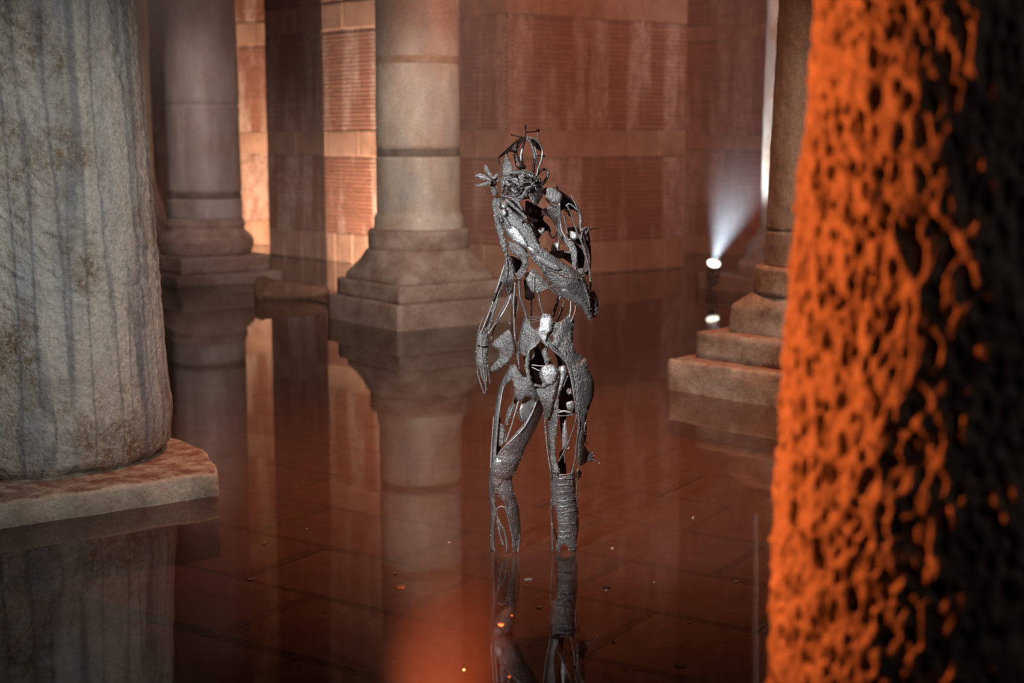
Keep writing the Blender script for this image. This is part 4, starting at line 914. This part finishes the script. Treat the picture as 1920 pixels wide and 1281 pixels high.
# --- leg on the flower side
la = sheet('leg', fig, 'thigh_a', [(1012, 744), (1020, 762), (1011, 788), (998, 814), (984, 840), (976, 862), (962, 892), (950, 900), (936, 900), (918, 892), (921, 876), (927, 862), (934, 851), (948, 834), (962, 818), (976, 802), (990, 784), (1002, 762)], 'steel', seed=100)
sheet('shin', la, 'shin_a', [(918, 888), (932, 892), (948, 894), (962, 884), (959, 903), (965, 930), (972, 955), (975, 985), (974, 1016), (970, 1034), (966, 1010), (962, 1034), (959, 1004), (954, 984), (950, 960), (946, 944), (938, 934), (929, 924), (921, 914), (917, 902)], 'steel', seed=101)
sheet('shin_highlight', la, 'shin_a', [(924, 868), (932, 858), (942, 862), (944, 880), (942, 900), (934, 912), (926, 908), (922, 890)], 'bright_steel', off=-0.004, seed=102)  # brighter sheet put where the highlight falls on the shin
sheet('outer_strip', la, 'thigh_a', [(952, 696), (962, 690), (964, 702), (956, 714), (948, 722), (943, 735), (938, 760), (934, 800), (930, 840), (927, 866), (920, 880), (923, 850), (926, 810), (929, 770), (934, 738), (941, 716)], 'steel', off=0.012, seed=103)
sheet('calf_strip', la, 'shin_a', [(917, 896), (922, 906), (927, 930), (929, 952), (928, 970), (926, 1004), (927, 1034), (921, 1034), (920, 1000), (921, 960), (918, 930)], 'steel', off=0.01, seed=104)
sheet('thigh_tube', la, 'thigh_a', [(986, 733), (998, 738), (1010, 745), (1003, 764), (990, 782), (979, 791), (974, 776), (972, 768), (981, 750)], 'bright_steel', off=0.012, seed=105)
sheet('thigh_strip', la, 'thigh_a', [(966, 736), (973, 740), (970, 752), (965, 757), (963, 748)], 'dark_shaded_steel', off=0.01, seed=106)
sheet('thigh_strip', la, 'thigh_a', [(962, 755), (966, 760), (960, 776), (954, 790), (951, 800), (947, 798), (949, 780), (954, 764)], 'steel', off=0.0, seed=107)
sheet('inner_strip', la, 'thigh_a', [(938, 794), (944, 798), (946, 815), (943, 834), (937, 838), (935, 820)], 'steel', off=0.02, seed=108)
sheet('back_shell', la, 'thigh_a', [(930, 790), (938, 784), (938, 840), (932, 856), (926, 850)], 'dark_shaded_steel', back=True, off=-0.04, seed=109)
for limb, pts, w_, mt, bd in (('thigh_a', [(944, 724), (938, 758), (933, 798), (930, 836), (929, 858)], 1.3, 'bright_steel', 0.1), ('thigh_a', [(926, 782), (923, 820), (921, 850), (920, 878)], 1.3, 'bright_steel', 0.1), ('thigh_a', [(974, 748), (966, 774), (960, 796), (948, 830)], 1.8, 'bright_steel', 0.1), ('thigh_a', [(968, 770), (973, 782), (978, 793)], 1.0, 'steel', 0),
               ('thigh_a', [(1008, 748), (998, 774), (984, 800), (966, 820), (950, 834), (934, 852)], 1.4, 'bright_steel', 0.2), ('thigh_a', [(966, 734), (963, 750), (956, 766), (950, 782), (948, 798)], 0.9, 'steel', 0), ('thigh_a', [(945, 800), (948, 815), (945, 832)], 0.9, 'steel', 0),
               ('shin_a', [(918, 900), (922, 925), (927, 946), (931, 960), (934, 970)], 1.3, 'steel', 0.1), ('shin_a', [(927, 966), (932, 954), (940, 949.5), (948, 954), (952, 968), (957, 984)], 1.3, 'bright_steel', 0), ('shin_a', [(929, 964), (926, 985), (925, 1010), (928, 1036)], 1.4, 'steel', 0.1), ('shin_a', [(932, 968), (940, 986), (946, 996), (950, 1020), (950, 1036)], 2.2, 'bead_steel', 0.25),
               ('shin_a', [(933, 974), (936, 992), (940, 1012), (945, 1024)], 2.4, 'bead_steel', 0.25), ('shin_a', [(944, 930), (948, 940), (951, 952)], 1.6, 'steel', 0), ('shin_a', [(962, 1004), (965, 1020), (966, 1036)], 1.3, 'steel', 0), ('shin_a', [(974, 1000), (973, 1018), (971, 1036)], 1.3, 'steel', 0), ('shin_a', [(950, 960), (956, 982), (961, 1002)], 1.4, 'bead_steel', 0.3)):
    bar('rod', la, limb, pts, w_, mat=mt, bead=bd)

# --- the other leg
lb = sheet('leg', fig, 'shin_b', [(1033, 884), (1041, 880), (1047, 890), (1060, 893), (1070, 888), (1075, 878), (1078, 894), (1078, 932), (1083, 956), (1084, 985), (1081, 1012), (1079, 1034), (1070, 1034), (1062, 1022), (1054, 1020), (1049, 1034), (1042, 1034), (1046, 1000), (1045, 970), (1042, 952), (1035, 942), (1033, 912)], 'steel', seed=120)
sheet('thigh_strip', lb, 'thigh_b', [(1045, 694), (1052, 686), (1062, 686), (1062, 700), (1055, 722), (1049, 742), (1046, 762), (1046, 782), (1043, 812), (1040, 840), (1044, 866), (1049, 886), (1038, 888), (1033, 862), (1029, 830), (1028, 800), (1031, 770), (1033, 746), (1040, 722)], 'steel', seed=121, rough=0.004)
sheet('thigh_patch', lb, 'thigh_b', [(1045, 694), (1052, 687), (1061, 688), (1060, 702), (1053, 724), (1047, 742), (1041, 768), (1035, 764), (1037, 744), (1043, 720)], 'bright_steel', off=-0.008, seed=122, rough=0.005)
sheet('back_shell', lb, 'thigh_b', [(1052, 708), (1066, 700), (1076, 750), (1078, 776), (1050, 780), (1048, 750)], 'dark_shaded_steel', back=True, off=-0.05, seed=123)
sheet('back_strip', lb, 'thigh_b', [(1050, 780), (1062, 780), (1056, 806), (1058, 850), (1062, 888), (1046, 886), (1050, 850), (1056, 840), (1052, 810)], 'dark_shaded_steel', back=True, off=-0.04, seed=124)
sheet('outer_back', lb, 'thigh_b', [(1090, 800), (1098, 770), (1099, 810), (1095, 838), (1087, 844)], 'dark_shaded_steel', back=True, off=-0.04, seed=125)
sheet('inner_tab', lb, 'thigh_b', [(1062, 732), (1070, 728), (1072, 738), (1066, 741)], 'bright_steel', off=0.03, seed=126)
sheet('inner_tab', lb, 'thigh_b', [(1062, 755), (1075, 752), (1076, 768), (1064, 768)], 'bright_steel', off=0.03, seed=127)
sheet('inner_strip', lb, 'thigh_b', [(1056, 796), (1061, 787), (1063, 808), (1065, 824), (1060, 842), (1055, 842), (1054, 820)], 'bright_steel', off=0.035, seed=128)
sheet('fin', lb, 'thigh_b', [(1084, 814), (1089, 820), (1093, 832), (1103, 846), (1112, 856), (1111, 865), (1099, 867), (1090, 873), (1084, 874), (1083, 845)], 'steel', off=0.0, seed=129)
sheet('fin', lb, 'shin_b', [(1084, 878), (1090, 886), (1087, 896), (1082, 900), (1082, 886)], 'steel', off=0.0, seed=130)
for pts in ([(1091, 828), (1099, 830), (1106, 833)], [(1099, 845), (1105, 847), (1110, 850)], [(1110, 862), (1118, 865), (1123, 869)]):
    bar('prong', lb, 'thigh_b', pts, 1.1, mat='steel'); knob('prong_tip', lb, pts[-1][0], pts[-1][1], 1.7, depth('thigh_b', *pts[-1]) - 0.004, 'bright_steel')
for limb, pts, w_, mt, bd in (('thigh_b', [(1021, 778), (1023, 808), (1026, 840), (1030, 868), (1035, 898)], 1.5, 'bead_steel', 0.4), ('thigh_b', [(1046, 774), (1058, 771), (1072, 774)], 1.8, 'bright_steel', 0.1), ('thigh_b', [(1046, 780), (1058, 780), (1078, 777)], 1.3, 'steel', 0.1), ('thigh_b', [(1046, 768), (1060, 773), (1074, 776)], 1.0, 'steel', 0),
               ('thigh_b', [(1072, 718), (1076, 742), (1080, 766), (1080, 786), (1074, 808), (1062, 838), (1047, 866)], 1.4, 'steel', 0.1), ('thigh_b', [(1086, 778), (1084, 806), (1081, 832), (1079, 856), (1074, 880)], 1.5, 'steel', 0.15), ('thigh_b', [(1080, 752), (1084, 772), (1086, 790), (1085, 812)], 2.0, 'bead_steel', 0.3), ('thigh_b', [(1046, 744), (1045, 770), (1043, 800), (1042, 816)], 2.0, 'bead_steel', 0.5),
               ('thigh_b', [(1098, 792), (1096, 802), (1096, 810)], 1.4, 'bright_steel', 0), ('thigh_b', [(1062, 842), (1066, 841), (1068, 838)], 1.0, 'bright_steel', 0), ('thigh_b', [(1057, 845), (1058, 858), (1059, 868)], 1.0, 'steel', 0), ('thigh_b', [(1033, 832), (1034, 856), (1038, 880)], 1.6, 'bead_steel', 0.5),
               ('shin_b', [(1034, 936), (1034, 966), (1036, 1000), (1036, 1036)], 2.2, 'steel', 0.1), ('shin_b', [(1038, 990), (1042, 1002), (1044, 1012)], 1.4, 'dark_shaded_steel', 0), ('shin_b', [(1082, 896), (1081, 920), (1082, 944)], 1.3, 'steel', 0)):
    bar('rod', lb, limb, pts, w_, mat=mt, bead=bd)
for y, x0, x1, sl in ((891, 1046, 1073, -2), (898, 1046, 1074, 0), (910, 1044, 1075, -1), (924, 1042, 1074, -3), (941, 1044, 1076, -4), (951, 1046, 1080, -5), (962, 1052, 1080, -5), (983, 1046, 1080, -1), (998, 1046, 1070, 0), (1007, 1046, 1062, 1)):
    bar('weld_seam', lb, 'shin_b', [(x0, y), ((x0 + x1) / 2, y + sl * 0.4), (x1, y + sl)], 1.0, mat='spatter', off=-0.006, bead=0.6)
# spatter of weld beads along the cut edges of each limb
ico = bmesh.new(); bmesh.ops.create_icosphere(ico, subdivisions=1, radius=1.0); ico.verts.ensure_lookup_table()
IV = np.array([v.co[:] for v in ico.verts]); IF = np.array([[v.index for v in f.verts] for f in ico.faces]); ico.free()
for top, lst in BEADS.values():
    V, Fc = [], []
    for k, (x, y, d, r) in enumerate(lst):
        c = np.array(at(x, y, SY + d) - fig_loc); V.append(IV * r * MPP + c); Fc.append(IF + k * len(IV))
    me = mesh_np('weld_spatter', np.concatenate(V), np.concatenate(Fc)); o = link('weld_spatter', me, 'spatter', top); o['kind'] = 'stuff'
# feet below the waterline
for limb, x, src in (('shin_a', 948, la), ('shin_b', 1062, lb)):
    a = on(x, 1031) - fig_loc
    bm = bmesh.new(); bmesh.ops.create_icosphere(bm, subdivisions=3, radius=1.0)
    for v in bm.verts:
        t = max(0.0, -v.co.y)
        v.co = Vector((a.x + v.co.x * 0.042 * (1 + 0.25 * t), a.y - 0.06 + v.co.y * 0.125, FLOOR_Z + 0.035 + v.co.z * (0.035 + (0.05 if v.co.z > 0 else 0) * max(0, 0.6 + v.co.y))))
    obj_bm('foot', bm, 'steel', src, True)
    bm = bmesh.new(); cyl(bm, 0.040, 0.046, FLOOR_Z + 0.05, -0.02, 20)
    for v in bm.verts: v.co.x += a.x; v.co.y += a.y
    obj_bm('ankle', bm, 'steel', src, True)

# ------------------------------------------------------------------ flecks floating on the water
def fleck(label, px, py, wpx, hpx, mat='flake', group=None, rz=0.3):
    p = on(px, py); s = wpx * p.y / F
    bm = bmesh.new(); bmesh.ops.create_circle(bm, cap_ends=True, segments=11, radius=0.5)
    rr = random.Random(int(px * 13 + py))
    for v in bm.verts:
        k = rr.uniform(0.75, 1.15); v.co.x *= s * k; v.co.y *= s * k * min(1.0, hpx / wpx * 2.6)
    g_ = bmesh.ops.extrude_face_region(bm, geom=bm.faces[:])
    for e in g_['geom']:
        if isinstance(e, bmesh.types.BMVert): e.co.z += 0.004 + rr.uniform(0, 0.003)
    bmesh.ops.recalc_face_normals(bm, faces=bm.faces[:])
    o = obj_bm('floating_fleck', bm, mat); o.location = (p.x, p.y, -0.001); o.rotation_euler = (0, 0, rz)
    tag(o, label, 'fleck', group or 'flecks floating on the water')
    return o
fleck('long pale fleck on the water below the middle column reflection', 751, 1101, 24, 7)
fleck('small pale fleck just above the long pale one', 740, 1077, 8, 4)
fleck('round pale fleck between the reflections of the two legs', 1011, 1140, 12, 7)
fleck('oval pale fleck below the reflection of the bent knee leg', 940, 1172, 13, 6)
fleck('thin pale fleck floating between the two shins', 992, 1087, 18, 3)
fleck('broad pale fleck near the foot of the carved orange column', 1275, 1249, 24, 10)
fleck('dark curled fleck floating beside the banded shin reflection', 1137, 1102, 15, 14, 'dark_flake')
fleck('tiny pale fleck lying on the dark curled one', 1137, 1108, 8, 4)
sm = 'tiny pale speck among those scattered over the water'
for (x, y, w_) in ((843, 1018, 6), (1148, 1029, 7), (1227, 1093, 6), (1150, 1205, 7), (991, 1212, 7), (1077, 1252, 7), (470, 1088, 14), (495, 1020, 7), (575, 994, 6), (960, 1155, 5), (1048, 1192, 5), (1380, 1092, 7), (1300, 972, 6), (1172, 1258, 7), (1093, 1248, 5), (955, 1270, 7), (1293, 1168, 8), (870, 1257, 5)):
    fleck(sm, x, y, w_, 3.5, 'flake', 'tiny specks on the water', rz=random.uniform(-0.6, 0.6))
